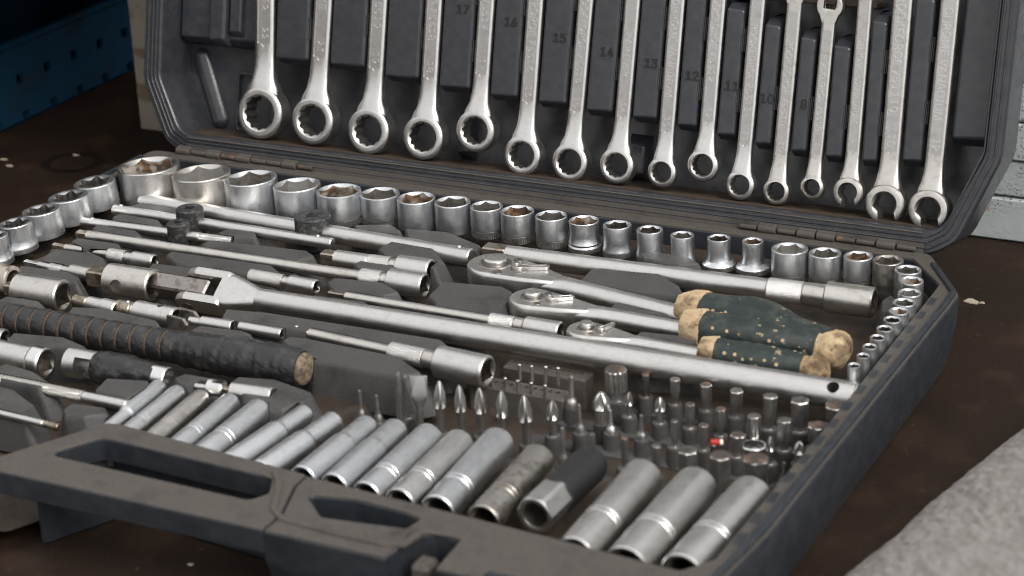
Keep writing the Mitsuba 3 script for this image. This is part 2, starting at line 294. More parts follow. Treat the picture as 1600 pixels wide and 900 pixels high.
# ------------------------------------------------------------------ bars, adapters and ratchets: axis ends in millimetres
ZA = 42
G_BAR = 'extension and sliding bars in the tray'
BARS = [  # name, label, category, a, b, segments (from, to, kind, radius, material), where f runs along the axis
 ('sliding_bar', 'thickest sliding T bar with the widest black head, nearest to the back row of sockets', 'sliding bar', (20.8, -79.5, 42), (279.5, -91.3, 42),
  [(0, 1, 'rod', 5.9, 'steel'), (0.542, 10, 'head', 12, 22), (.965, 0, 'ball', 1.6, 5.4)]),
 ('sliding_bar', 'middle sliding T bar, with a black head and a ball near each end', 'sliding bar', (12.6, -100.3, 42), (185.1, -101.7, 42),
  [(0, 1, 'rod', 3.9, 'steel'), (0.363, 9, 'head', 9.2, 20), (.035, 0, 'ball', 1.5, 3.3), (.935, 0, 'ball', 1.5, 3.3)]),
 ('sliding_bar', 'smallest sliding T bar with a small black head, beside the left column of sockets', 'sliding bar', (6.4, -126.6, 42), (121.6, -121.5, 42),
  [(0, .79, 'rod', 3.1, 'steel'), (.79, 1, 'knurl', 2.9, 'steel'), (0.654, 7, 'head', 7.6, 17), (.07, 0, 'ball', 1.2, 2.6)]),
 ('extension_bar', 'long thin extension bar with lettering at its left end and a knurled socket end', 'extension bar', (18.3, -147.8, 42), (274.4, -143.3, 42),
  [(0, .032, 'drive', 5.6, 'steel_bronze'), (.032, .83, 'rod', 3.7, 'steel_warm'), (.83, .885, 'knurl', 5.6, 'steel'), (.885, .91, 'rod', 4.4, 'steel'), (.905, 1, 'sock', 7.9, 'steel'), ('text', 'ROCKFORCE', .15, 3.72)]),
 ('extension_bar', 'short thick extension bar with a dark square drive, left of the large ratchet', 'extension bar', (190.6, -123.7, 42), (266.9, -121.1, 42),
  [(0, .12, 'drive', 8.2, 'steel_bronze'), (.12, .44, 'rod', 5.6, 'steel'), (.44, .63, 'knurl', 5.9, 'steel'), (.63, .70, 'rod', 5.0, 'steel'), (.70, 1, 'sock', 7.9, 'steel')]),
 ('extension_bar', 'short extension bar with a bright coarse knurl left of centre, its tip dark bronze', 'extension bar', (16.5, -170.9, 42), (95.6, -170.2, 42),
  [(0, .12, 'drive', 3.6, 'steel_bronze'), (.12, .56, 'rod', 2.5, 'steel_warm'), (.56, .72, 'knurl', 4.5, 'steel'), (.72, .79, 'rod', 3.4, 'steel'), (.79, 1, 'sock', 4.7, 'steel')]),
 ('extension_bar', 'shortest thin extension bar, at the far left under the leftmost sockets', 'extension bar', (18.2, -201.6, 42), (73.6, -204.3, 42),
  [(0, .2, 'drive', 3.4, 'steel'), (.2, .38, 'rod', 2.4, 'steel'), (.38, .55, 'knurl', 3.0, 'steel'), (.55, .68, 'rod', 2.7, 'steel'), (.68, 1, 'sock', 4.8, 'steel_warm')]),
 ('extension_bar', 'slim extension bar with a bronze tip, ending in front of the long lettered bar', 'extension bar', (106.7, -165.9, 42), (213.9, -169.3, 42),
  [(0, .085, 'drive', 4.0, 'steel_bronze'), (.085, .55, 'rod', 2.5, 'steel_warm'), (.55, .775, 'knurl', 4.4, 'steel'), (.775, .82, 'rod', 3.4, 'steel'), (.82, 1, 'sock', 4.8, 'steel')]),
 ('extension_bar', 'extension bar with a wide socket end beside the bits, before the breaker bar', 'extension bar', (230.5, -230.9, 42), (365.6, -240.3, 42),
  [(0, .12, 'drive', 5.4, 'steel_bronze'), (.12, .535, 'rod', 3.4, 'steel_warm'), (.535, .70, 'knurl', 5.6, 'steel'), (.70, .765, 'rod', 5.2, 'steel_warm'), (.765, 1, 'sock', 9.1, 'steel'), (.055, 0, 'ball', 1.2, 2.4)]),
 ('extension_bar', 'extension bar with a bronze tip between the long lettered bar and the breaker bar', 'extension bar', (226.1, -175.4, 42), (379.8, -176.2, 42),
  [(0, .075, 'drive', 4.4, 'steel_bronze'), (.075, .71, 'rod', 3.1, 'steel_warm'), (.71, .81, 'knurl', 4.8, 'steel'), (.81, .855, 'rod', 4.5, 'steel_warm'), (.855, 1, 'sock', 6.0, 'steel')]),
 ('extension_bar', 'longest and thickest extension bar, under the back row of sockets at the right', 'extension bar', (282.5, -79.5, 42), (531.3, -69.5, 42),
  [(0, .06, 'drive', 10.6, 'steel_bronze'), (.06, .745, 'rod', 6.3, 'steel'), (.745, .83, 'knurl', 7.2, 'steel'), (.83, .89, 'rod', 7.0, 'steel_warm'), (.885, 1, 'sock', 9.2, 'steel_warm')]),
 ('knurled_bar', 'finely knurled bar with a smooth end, at the lower left by the narrowest deep sockets', 'bar', (102.4, -351.2, 42), (206.5, -351.4, 42),
  [(0, .72, 'knurl', 3.4, 'steel_warm'), (.72, 1, 'rod', 3.1, 'steel')]),
 ('thin_rod', 'thin plain rod with a brass coloured end above the case handle', 'rod', (121.3, -384.4, 42), (188.4, -387.1, 42),
  [(0, .85, 'rod', 2.0, 'steel'), (.85, 1, 'rod', 2.05, 'steel_bronze')]),
 ('adapter', 'first adapter from the left in the row above the ribbed black handle', 'adapter', (87.3, -241.1, 42), (121.5, -244.5, 42),
  [(0, .33, 'rod', 4.0, 'steel_bronze'), (.33, .70, 'rod', 4.7, 'steel'), (.66, 1, 'sock', 5.5, 'steel')]),
 ('joint_adapter', 'second adapter above the ribbed black handle, with a ball and a side hole', 'adapter', (118.8, -241.4, 42), (161.9, -242, 42),
  [(0, .27, 'rod', 5.2, 'steel_bronze'), (.27, .33, 'rod', 5.6, 'steel_dull'), (.33, 1, 'sock', 6.8, 'steel'), (.19, 0, 'ball', 1.5, 4.4), (.75, 0, 'sidehole', 2.0, 6.4)]),
 ('adapter', 'small adapter in front of the fork of the breaker bar', 'adapter', (170.7, -241.6, 42), (200, -240.1, 42),
  [(0, .30, 'rod', 2.7, 'steel'), (.28, 1, 'sock', 3.9, 'steel')]),
 ('adapter', 'small adapter between the breaker bar and the drive of the wide ended extension bar', 'adapter', (203.8, -238.5, 42), (232.4, -238.1, 42), [(0, 1, 'sock', 3.4, 'steel')]),
 ('drive_adapter', 'round adapter with a large side hole at the left edge of the tray', 'adapter', (38.7, -244.7, 44), (80.2, -242.6, 44),
  [(0, .22, 'drive', 7.5, 'steel_bronze'), (.2, 1, 'sock', 10.2, 'steel_warm'), (.46, 0, 'bighole', 4.2, 10)]),
 ('drive_adapter', 'round adapter with a side hole, left of the breaker bar fork', 'adapter', (75, -209.1, 44), (121.8, -207.5, 44),
  [(0, .32, 'drive', 10.5, 'steel_bronze'), (.3, 1, 'sock', 10, 'steel_warm'), (.55, 0, 'bighole', 4.4, 10)]),
 ('impact_adapter', 'shiny socket adapter at the left edge in front of the ribbed black handle', 'adapter', (68.9, -322.2, 42), (130.1, -323.4, 42),
  [(0, .86, 'rod', 8.2, 'steel'), (.84, .87, 'rod', 8.5, 'rust'), (.86, 1, 'sock', 9.0, 'steel_bright')]),
 ('socket_end', 'shiny socket rim cut by the left edge of the photo, above the shiny adapter', 'socket', (55.8, -306.7, 42), (86, -304.6, 42), [(0, 1, 'sock', 6, 'steel_dull')]),
]
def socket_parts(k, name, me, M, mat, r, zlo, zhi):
    """the outside in steel, the darker inside of the opening as a part of its own"""
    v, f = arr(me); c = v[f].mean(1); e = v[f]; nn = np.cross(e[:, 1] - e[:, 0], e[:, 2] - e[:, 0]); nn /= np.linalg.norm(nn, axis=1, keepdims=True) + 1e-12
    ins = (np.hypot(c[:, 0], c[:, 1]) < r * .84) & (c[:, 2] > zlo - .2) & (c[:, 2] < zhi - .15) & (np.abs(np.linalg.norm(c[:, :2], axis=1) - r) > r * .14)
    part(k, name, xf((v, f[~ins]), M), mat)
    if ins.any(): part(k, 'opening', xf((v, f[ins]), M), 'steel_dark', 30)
troughs = []   # (a, b, radius) for the tray surface
def square_hole(r, depth, L): return m3.Manifold.cube([r * 1.16, r * 1.16, depth + 2], True).translate([0, 0, L - depth / 2 + 1]) + m3.Manifold.cylinder(2.4, r * .5, r * .82, 40).translate([0, 0, L - 2.2])
for name, lab, cat, a, b, segs in BARS:
    k = thing(name, lab, cat, G_BAR if name in ('extension_bar', 'sliding_bar') else None)
    L = float(np.linalg.norm(np.subtract(b, a))); M = frame(a, b); cuts = []
    for s in segs:
        if s[2] == 'bighole': cuts.append(m3.Manifold.cylinder(40, s[3], s[3], 28, True).rotate([0, 90, 0]).rotate([0, 0, -70 if 'left edge' in lab else -90]).translate([0, 0, s[0] * L]))
        if s[2] == 'sidehole': cuts.append(m3.Manifold.cylinder(20, s[3], s[3], 20).rotate([0, 90, 0]).translate([0, 0, s[0] * L]))
    for s in segs:
        if s[0] == 'text':
            v, f = text(s[1], 3.0, .25); th = (v[:, 1] - 1.5) / s[3] + math.radians(-62); R_ = s[3] - .08 + v[:, 2]
            part(k, 'lettering', xf((np.stack([R_ * np.cos(th), R_ * np.sin(th), s[2] * L + v[:, 0]], 1), f), M), 'steel_dull', False); continue
        f0, f1, kind, r, mat = s; z0, z1 = f0 * L, f1 * L
        if kind == 'rod':
            me = cyl(r, z0, z1, 40, min(.8, r * .2))
            part(k, 'shaft', xf(me, M), mat); troughs.append((a + (np.subtract(b, a)) * f0, a + np.subtract(b, a) * f1, r))
        elif kind == 'knurl':
            part(k, 'knurled_grip', xf(knurl(r, z0, z1), M), mat, 25); troughs.append((a + (np.subtract(b, a)) * f0, a + np.subtract(b, a) * f1, r))
        elif kind == 'drive':
            me = xf(rbox(r, r, z1 - z0 + 1, min(.9, r * .14)), trans(0, 0, z0)); 
            part(k, 'square_drive', xf(me, M), mat)
        elif kind == 'ball':
            part(k, 'detent_ball', xf(polar([(z, math.sqrt(max(0.02, r * r - z * z))) for z in np.linspace(-r, r, 9)], 16), M @ trans(mat, -mat * .12, z0)), 'steel_bright')
        elif kind == 'head':
            c = a + np.subtract(b, a) * f0; h = mat
            hb = man(cyl(r, 0, h, 48, 1.0)) - m3.Manifold.cube([r * .62, r * .62, 6], True).rotate([0, 0, 20]).translate([0, 0, h])
            part(k, 'head', xf(hb, trans(c[0], c[1], ZA - h * .5)), 'black_oxide', 35, 'black sliding head with a square recess on top')
            part(k, 'head_recess', xf(rbox(r * .6, r * .6, 1, .2), trans(c[0], c[1], ZA + h * .5 - 2.9)), 'rubber_grip')
        elif kind == 'sock':
            me = man(cyl(r, z0, z1, 48, min(.9, r * .14))) - square_hole(r, min(14, (z1 - z0) * .85), z1)
            for c in cuts: me -= c
            socket_parts(k, 'socket_end', me, M, mat, r, z1 - min(14, (z1 - z0) * .85), z1); troughs.append((a + (np.subtract(b, a)) * f0, a + np.subtract(b, a) * f1, r))
            if cuts and kind == 'sock' and any(q[2] == 'bighole' for q in segs): part(k, 'inner_bore', xf(m3.Manifold.cylinder(1, r * .55, r * .55, 20).translate([0, 0, z1 - min(14, (z1 - z0) * .85) + .2]), M), 'steel_dark')
# fork of the joint adapter
jm = frame((161.9, -242, 42), (185.9, -241.6, 42))
for s in (-1, 1):
    part('joint_adapter', 'fork_tine', xf(m3.Manifold.hull_points(np.array([(s * 5.8 + t, y, z) for t in (-1.2, 1.2) for y, z in ((-4.5, -2), (4.5, -2), (3.5, 9), (-3.5, 9), (0, 11.5))], np.float32)), jm @ np.array([[0, -1, 0, 0], [1, 0, 0, 0], [0, 0, 1, 0], [0, 0, 0, 1.]])), 'steel_dull', 30)

# breaker bar: fork, pivoted drive, bar, knurled handle with a hole
k = thing('breaker_bar', 'long breaker bar with a forked head and knurled handle crossing the middle of the tray', 'breaker bar')
a, b = np.array((188.6, -203, 44)), np.array((561.6, -200.3, 44)); L = np.linalg.norm(b - a); M = frame(a, b)
kz = L * 0.696; cf, sf = math.cos(.6), math.sin(.6); MF = M @ np.array([[cf, -sf, 0, 0], [sf, cf, 0, 0], [0, 0, 1, 0], [0, 0, 0, 1.]])   # the fork is turned a little towards the front
part(k, 'shaft', xf(polar([(0, 6.6), (14, 6.9), (60, 7.2), (kz, 7.7)], 48), M), 'steel', 40)
part(k, 'knurled_grip', xf(man(knurl(7.9, kz, L - 1, 1.35, .13, .32)) - m3.Manifold.cylinder(40, 3.3, 3.3, 28, True).rotate([0, 90, 0]).rotate([0, 0, 38]).translate([0, 0, L * .968]), M), 'steel', 30, 'finely knurled bright handle with a hole through its end')
part(k, 'end_cap', xf(cyl(7.7, L - 1.2, L + .2, 40, .8), M), 'steel')
part(k, 'neck', xf(polar([(-20, np.array([(lambda c, s_: 1 / ((abs(c) / 7.5) ** 5 + (abs(s_) / 11.5) ** 5) ** .2)(math.cos(t), math.sin(t)) for t in np.arange(40) * 2 * np.pi / 40])),
                         (-12, np.array([(lambda c, s_: 1 / ((abs(c) / 7.8) ** 5 + (abs(s_) / 11.5) ** 5) ** .2)(math.cos(t), math.sin(t)) for t in np.arange(40) * 2 * np.pi / 40])),
                         (-2, np.array([(lambda c, s_: 1 / ((abs(c) / 7.4) ** 3 + (abs(s_) / 9) ** 3) ** (1 / 3))(math.cos(t), math.sin(t)) for t in np.arange(40) * 2 * np.pi / 40])), (6, 6.7)], 40), MF), 'steel', 50)
for s in (-1, 1):
    tine = slab(rnd(Polygon([(-7.8, -14), (7.8, -14), (7.8, -40), (4.5, -48), (-4.5, -48), (-7.8, -40)]), 4), bev2(-3.2, 3.2, 2.2))
    R_ = np.array([[1, 0, 0, 0], [0, 0, 1, s * 9.2], [0, 1, 0, 0], [0, 0, 0, 1.]])
    part(k, 'fork_tine', xf(tine, MF @ R_), 'steel', 40)
    part(k, 'pivot_pin', xf(cyl(3.4, 0, .9, 28, .3), MF @ np.array([[1, 0, 0, 0], [0, 0, 1, s * 12.4 - (.45)], [0, -1, 0, -39], [0, 0, 0, 1.]])), 'steel_dark')
part(k, 'square_drive', xf(rbox(12.5, 11.5, 46, 1.2), MF @ trans(-1, .2, -75)), 'steel_dark', 35, 'dark square drive pivoted in the fork')
troughs += [(a + (b - a) * -.2, b, 8.5)]

# ratchets
def ratchet(lab, c, e, hr, tail, th, shaft_r, dial_r, grip, lever, up=0.):
    """c: centre of the dial, e: where the shaft meets the grip, grip: list of (t, half width, half height), in the frame along the handle"""
    k = thing('ratchet', lab, 'ratchet', 'ratchets with torn grips'); c, e = np.array(c, float), np.array(e, float); L = np.linalg.norm(e - c)
    x = (e - c) / L; y = np.cross([0, 0, 1], x); M = np.eye(4); M[:3, 0], M[:3, 1], M[:3, 2], M[:3, 3] = x, y, np.cross(x, y), c
    head = Point(0, 0).buffer(hr, 20).union(Polygon([(0, hr * .995), (tail * .55, hr * .74), (tail, shaft_r * .95), (tail, -shaft_r * .95), (tail * .55, -hr * .74), (0, -hr * .995)]))
    head = head.buffer(2).buffer(-2)
    part(k, 'head', xf(slab(head, [(-th, 2), (-th + 1.5, .3), (-th * .5, 0), (-2.4, 0), (-1.2, .35), (-.35, 1.0), (0, 1.6)]), M), 'steel', 50)
    part(k, 'dial_ring', xf(man(cyl(dial_r * 1.42, -.6, .5, 40, .25)) - m3.Manifold.cylinder(4, dial_r * 1.22, dial_r * 1.22, 40, True), M), 'steel_dull')
    part(k, 'dial_groove', xf(cyl(dial_r * 1.24, -.6, .12, 40, .1), M), 'steel_dark')
    part(k, 'quick_release', xf(polar([(0, dial_r * .92), (1.6, dial_r * .92), (2.0, dial_r * .98), (3.0, dial_r), (3.8, dial_r * .9), (4.1, dial_r * .72)], 40), M), 'steel', 35, 'round release button raised on the ratchet head')
    for s in (-1, 1): part(k, 'screw', xf(man(cyl(dial_r * .42, -.5, .25, 20, .1)) - prism(hexa(dial_r * .4), 0, 2), M @ trans(dial_r * 1.25, s * dial_r * 1.55, .1)), 'steel_dark')
    lv0 = LineString([(0, 0), (dial_r * 1.0, dial_r * .1), (dial_r * 2.2, dial_r * .5)]).buffer(dial_r * .36).union(Point(0, 0).buffer(dial_r * .52)); lv0 = rnd(lv0.buffer(.5).buffer(-.5), dial_r * .2); lv = lv0.difference(lv0.buffer(-dial_r * .17))
    part(k, 'lever_pivot', xf(cyl(dial_r * .85, -.4, .4, 30, .15), M @ trans(dial_r * 2.5, 0, 0)), 'steel_dark')
    rot = np.eye(4); ca, sa = math.cos(lever), math.sin(lever); rot[:2, :2] = [[ca, -sa], [sa, ca]]
    part(k, 'lever', xf(slab(lv, bev(.3, 2.3, .3)), M @ trans(dial_r * 2.3, 0, 0) @ rot), 'steel', 40); part(k, 'lever_floor', xf(slab(lv0, [(.2, .3), (1.1, .4)]), M @ trans(dial_r * 2.3, 0, 0) @ rot), 'steel_dull', 30)
    n = 40; t_ = np.arange(n) * 2 * np.pi / n
    def sp(w, h, e): return 1 / ((np.abs(np.cos(t_)) / h) ** e + (np.abs(np.sin(t_)) / w) ** e) ** (1 / e)
    MX = M @ np.array([[0, 0, 1, 0], [0, 1, 0, 0], [-1, 0, 0, -th * .42], [0, 0, 0, 1.]])     # local z along the handle, local x down
    part(k, 'shaft', xf(polar([(tail * .25, sp(hr * .8, th * .36, 4)), (tail * .55, sp(hr * .66, th * .40, 4)), (tail * .85, sp(shaft_r * 1.3, th * .42, 3)), (tail * 1.15, sp(shaft_r * 1.05, shaft_r * 1.02, 2.2)), (tail * 1.5, shaft_r), (L * .8, shaft_r * .98), (L + 8, shaft_r * .95)], n), MX), 'steel', 45)
    secs = []
    tt = np.linspace(grip[0][0], grip[-1][0], 60); from_ = np.array([g[0] for g in grip])
    from scipy.interpolate import PchipInterpolator
    W, Hh, Of = PchipInterpolator(from_, [g[1] for g in grip]), PchipInterpolator(from_, [g[2] for g in grip]), PchipInterpolator(from_, [g[3] for g in grip])
    def sec(t, g=0.): w, h = float(W(t)) + g, float(Hh(t)) + g; return (L + t, 1 / ((np.abs(np.cos(t_)) / h) ** 2.6 + (np.abs(np.sin(t_)) / w) ** 2.6) ** (1 / 2.6), -1.5 - up, float(Of(t)))
    G = grip[-1][0]; cl = G * .145
    part(k, 'grip', xf(noisy(polar([sec(t) for t in np.linspace(cl * .8, G * .93, 56)], n), .25, .25), MX), 'rubber_grip', 50, 'worn dark rubber grip with finger humps and dimples')
    cs = [(L - 1 + t, np.broadcast_to(sec(max(t, 0))[1], (n,)) * q, *sec(max(t, 0))[2:]) for t, q in ((-.2, .55), (0, .90), (.5, 1.0), (cl * .45, 1.04), (cl * .85, 1.07), (cl, 1.08), (cl * 1.04, 1.03), (cl * 1.06, .9))]
    part(k, 'collar', xf(noisy(polar(cs, n), .9, .35, 3), MX), 'foam_tan', 50, 'torn tan foam collar with black specks')
    kr = grip[-1][1]
    ball = noisy(polar([(L + G * .90 + kr * (1 + z) * .98, kr * 1.06 * math.sqrt(max(1e-3, 1 - z * z)) if z > -.5 else kr * .9, -1.5 - up, float(Of(G))) for z in np.sin(np.linspace(-1.2, 1.57, 22))], n), .8, .35, 5)
    part(k, 'end_knob', xf(ball, MX), 'foam_dirty' if hr > 17 or hr < 12 else 'foam_tan', 60, 'crumbling tan knob at the end of the grip')
    for j, tq in enumerate(np.linspace(.24, .82, 7)):
        for row in (0, 1):
            if row and j % 2 or rng.random() < .25: continue
            t = G * (tq + .025 * (rng.random() - .5)); w, h = float(W(t)), float(Hh(t)); ang = math.pi - (.10 + .95 * (1 - row) * 1 - .42 * row) + .22 * (rng.random() - .5)
            q = 1 / ((abs(math.cos(ang)) / h) ** 2.6 + (abs(math.sin(ang)) / w) ** 2.6) ** (1 / 2.6)
            ck = (math.cos(ang), -math.sin(ang)); mat = 'tape_black' if (j in (1, 2, 3) and row) else 'foam_tan'
            P_ = MX @ np.array([q * ck[0] - 1.5 - up, q * ck[1] + float(Of(t)), L + t, 1]); nd = MX[:3, :3] @ np.array([ck[0], ck[1], 0])
            part(k, 'dimple', xf(cyl(.95 + .25 * rng.random(), 0, .5, 12, .2), frame(P_[:3] - nd * .3, d=nd, up=x)), mat)
    troughs.append((c + x * tail * .4, e + x * (G * 1.06), hr * .9 if False else max(shaft_r + 1, 5))); troughs.append((c - x * 2, c + x * tail * .6, hr + .5)); troughs.append((e, e + x * G, grip[3][1] + 1))
    return k
ratchet('largest ratchet, at the back, with a broken tan collar and dark grip', (305.4, -109.5, 49), (433.4, -128.3, 47), 17.6, 46, 13, 6.6, 7.3,
        [(0, 8, 9, 2), (10, 10.5, 11, 4), (24, 11, 11.5, 5), (44, 15, 13, 7), (58, 13.5, 12.5, 5), (75, 9.5, 10, 2), (92, 9, 9, 1), (101, 8.8, 8.8, 1)], .25, 2.5)
ratchet('middle ratchet, its dark grip lying in front of the largest ratchet', (349.8, -150, 49), (444.7, -148.9, 47), 14.2, 38, 11.5, 5.7, 5.2,
        [(0, 9, 9.5, 0), (8, 10.5, 10.5, 0), (22, 11, 11, 0), (38, 12.5, 11.5, 0), (52, 12.5, 11.5, 1), (66, 11, 10.5, 1), (78, 10.6, 10.4, 1), (84, 10.4, 10.4, 1)], .3, 1.)
ratchet('smallest ratchet, nearest to the breaker bar', (396.9, -178.4, 48), (465.8, -176.4, 46), 11.4, 28, 10, 4.5, 3.9,
        [(0, 7.2, 8, 0), (6, 8.4, 8.6, 0), (16, 8.8, 8.8, 0), (28, 9.8, 9, 0), (38, 10, 9, 0), (48, 9, 8.6, 0), (58, 8.8, 8.8, 0), (62, 8.6, 8.6, 0)], .9, 1.)

# ribbed black handle wound with tape
k = thing('ribbed_handle', 'ribbed black handle wound with brown cord and torn tape, at the left', 'handle')
a, b = np.array((30.4, -282.2, 43)), np.array((272, -276.8, 43)); L = np.linalg.norm(b - a); M = frame(a, b)
z1 = L * 0.661; secs, z = [], 0.; per = 10.0; npr = int(z1 / per)
for i in range(npr):
    z = z1 - per * (i + 1); w = 1 + .012 * math.sin(i * 2.3)
    cr = 7.2
    part(k, 'rib', xf(polar([(z + 1.9, 6.9), (z + 2.1, 8.9 * w), (z + 2.9, 9.35 * w), (z + 4.4, 9.5 * w), (z + 7.6, 9.5 * w), (z + 9.3, 9.3 * w), (z + 10.0, 8.9 * w), (z + 10.2, 6.9)], 40), M), 'tape_black', 40)
    part(k, 'cord', xf(noisy(polar([(z - .4, 6.8), (z - .1, 8.5), (z + 1.0, 8.9), (z + 2.2, 8.6), (z + 2.5, 6.8)], 40), .15, .6), M), 'cord_brown', 50)
tp = polar([(z1 - .2, 7.5), (z1, 9.4)] + [(z1 + 3 + q * (L - 9 - z1) / 26, 10.1 + 1.2 * min(1, q / 12) + (.32 if q % 2 else 0) + .25 * math.sin(q * 1.7)) for q in range(26)] + [(L - 5, 10.9), (L - 2, 10.2)], 56)
t_ = trimesh.Trimesh(*tp, process=True).subdivide().subdivide()
part(k, 'torn_tape', xf(noisy(t_, .6, .14, 4), M), 'tape_black', 50, 'loose torn black tape round the end of the handle')
part(k, 'end_face', xf(noisy(polar([(L - 3, 9.0), (L - 1, 9.2), (L + .5, 8.3), (L + 1.2, 5.5), (L + 1.5, 1)], 36), .2, .4), M), 'wood_end', 50, 'light brown end of the handle')
troughs.append((a, b, 11))
# taped adapter with chrome ends
k = thing('taped_adapter', 'small tool wrapped in wrinkled black tape, in front of the ribbed handle', 'tool')
a, b = np.array((147.1, -316.5, 42)), np.array((207, -314.4, 42)); L = np.linalg.norm(b - a); M = frame(a, b)
part(k, 'chrome_end', xf(man(cyl(8.6, -6, 15, 40, .8)) - m3.Manifold.cylinder(12, 6.8, 6.8, 32).translate([0, 0, 2]).rotate([0, 0, 0]) - m3.Manifold.cube([17, 26, 11], True).translate([-1, 14, 8]).rotate([0, 0, 10]), M), 'steel')
tb = trimesh.Trimesh(*polar([(12, 6.5), (13, 9), (20, 10), (32, 9.4), (42, 8.0), (L - 8, 6.6), (L - 6, 5)], 48), process=True).subdivide().subdivide()
part(k, 'tape', xf(noisy(tb, 1.5, .17, 8), M), 'tape_black', 50)
part(k, 'ring_end', xf(man(cyl(6.6, L - 10, L, 40, .7)) - m3.Manifold.cylinder(9, 5, 5, 32).translate([0, 0, L - 8]), M), 'steel_bright')
troughs.append((a, b, 10))
# small chrome clip and drive behind the deep sockets
k = thing('small_joint', 'tiny chrome universal joint behind the narrow deep sockets', 'joint')
a, b = np.array((227.1, -318.3, 43)), np.array((273.6, -313.5, 43)); L = np.linalg.norm(b - a); M = frame(a, b)
part(k, 'pin', xf(cyl(1.6, 0, 9, 20, .3), M), 'steel')
part(k, 'fork', xf(man(cyl(5.2, 8, 18, 36, .8)) - m3.Manifold.cube([20, 5, 9], True).translate([0, 0, 16]), M), 'steel_bright')
part(k, 'cross', xf(rbox(3.6, 3.6, 9, .6), M @ trans(0, 0, 14)), 'steel_bronze')
part(k, 'socket_end', xf(man(cyl(4.8, 22, L, 36, .6)) - square_hole(4.8, 8, L), M), 'steel')
troughs.append((a, b, 5))

# ------------------------------------------------------------------ sockets standing along three edges
def socket(name, lab, group, x, y, zt, D, Lh, style='knurl', bore='steel_dull', turn=0., tilt=(0, 0), mat='steel_satin', wall=.76, splines=6, base=1.2):
    k = thing(name, lab, 'socket', group); R = D / 2; M = trans(x, y, zt - Lh)
    n = 64
    rb = R * {'knurl': 1.0, 'flare': 1.0, 'plain': 1.0, 'waist': base}[style]
    if style == 'knurl': pr = [(0, rb - 1), (.4, rb - .5), (5.2, rb - .5), (5.6, R - .1), (6.0, R), (Lh - 1, R * .992), (Lh - .3, R * .985), (Lh, R * .96)]
    elif style == 'flare': pr = [(0, rb * 1.06 - 1), (.4, rb * 1.06), (3.2, rb * 1.07), (4.2, rb * 1.05), (6, R * .99), (9, R * .965), (Lh - 4, R * .98), (Lh - .5, R), (Lh, R * .97)]
    elif style == 'plain': pr = [(0, R - 1), (.5, R), (Lh - .7, R), (Lh - .25, R * .985), (Lh, R * .965)]
    else: pr = [(0, rb - 1.2), (.4, rb - .5), (2.6, rb - .5), (3.0, rb), (3.6, rb), (4.6, rb * .93), (6.0, R * 1.06), (8, R * .97), (11, R * .95), (Lh - 3, R * .98), (Lh - .4, R), (Lh, R * .97)]
    me = man(polar(pr, n))
    dep = Lh * .62
    if splines == 6 and name != 'torx_socket':
        af = D * wall; rin, rci = af / 2, af / math.sqrt(3); hx = prism(hexa(af, turn), Lh - dep, Lh + 1)
        cone = m3.Manifold.cylinder(rci - rin + .55, rin - .25, rci + .3, 64).translate([0, 0, Lh - (rci - rin) - .52])
    else:
        rci = D * .405; rin = D * .33; hx = prism(star(72, D * .285, D * .39, 6, turn), Lh - dep, Lh + 1)
        cone = m3.Manifold.cylinder(1.1, D * .30, D * .39, 64).translate([0, 0, Lh - 1.05])
    me = me - hx - cone
    v, f = arr(me); c = v[f].mean(1); nn = np.cross(v[f[:, 1]] - v[f[:, 0]], v[f[:, 2]] - v[f[:, 0]]); nn /= np.linalg.norm(nn, axis=1, keepdims=True) + 1e-12
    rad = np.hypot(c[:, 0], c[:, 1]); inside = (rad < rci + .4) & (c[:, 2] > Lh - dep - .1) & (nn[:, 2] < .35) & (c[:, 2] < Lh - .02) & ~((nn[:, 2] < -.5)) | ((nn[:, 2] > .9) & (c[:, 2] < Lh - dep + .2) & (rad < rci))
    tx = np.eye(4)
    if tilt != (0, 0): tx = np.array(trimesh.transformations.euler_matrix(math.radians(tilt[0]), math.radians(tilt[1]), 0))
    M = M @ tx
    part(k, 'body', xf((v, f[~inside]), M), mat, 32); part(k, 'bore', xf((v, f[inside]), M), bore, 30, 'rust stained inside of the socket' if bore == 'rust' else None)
    if style in ('knurl', 'waist'):
        rk = rb; z0, z1 = (.6, 5.0) if style == 'knurl' else (.5, 2.5)
        q = int(2 * np.pi * rk / 1.5); th = np.arange(q * 4); rr = np.where(th % 4 < 2, rk + .02, rk - .65)
        part(k, 'knurled_band', xf(polar([(z0, rk - .6), (z0 + .1, rr), (z1 - .1, rr), (z1, rk - .6)], q * 4), M), 'steel_dull', False)
    return k
G_BACK = 'sockets standing in the back row'
BACK = [(17.6, -61.9, 62, 42.6), (59.1, -59.7, 61, 40), (94.9, -54.3, 60, 36.2), (130.2, -52.5, 59, 32), (162.1, -52.6, 59, 30), (187.6, -43, 57, 26.6), (214.3, -42.1, 57, 25.6), (240.3, -40.1, 57, 23.7), (264.7, -39.5, 57, 21.5),
        (287.2, -40.2, 57, 21.9), (311.4, -40.7, 57, 20.7), (334.3, -41, 57, 19.4), (357, -40.9, 57, 18.2), (379.3, -41.4, 57, 16.7), (401.6, -43, 57, 14.8), (424.2, -39.6, 57, 14.5), (445.3, -37.2, 57, 13.3),
        (470.1, -40.7, 57, 22.4), (492, -39.9, 57, 19.7), (511.9, -37.8, 57, 17.7), (530.1, -37.8, 57, 18.4)]
STY = ['plain', 'plain', 'plain', 'plain', 'knurl', 'knurl', 'plain', 'plain', 'knurl', 'knurl', 'knurl', 'waist', 'flare', 'flare', 'flare', 'waist', 'waist', 'knurl', 'knurl', 'knurl', 'knurl']
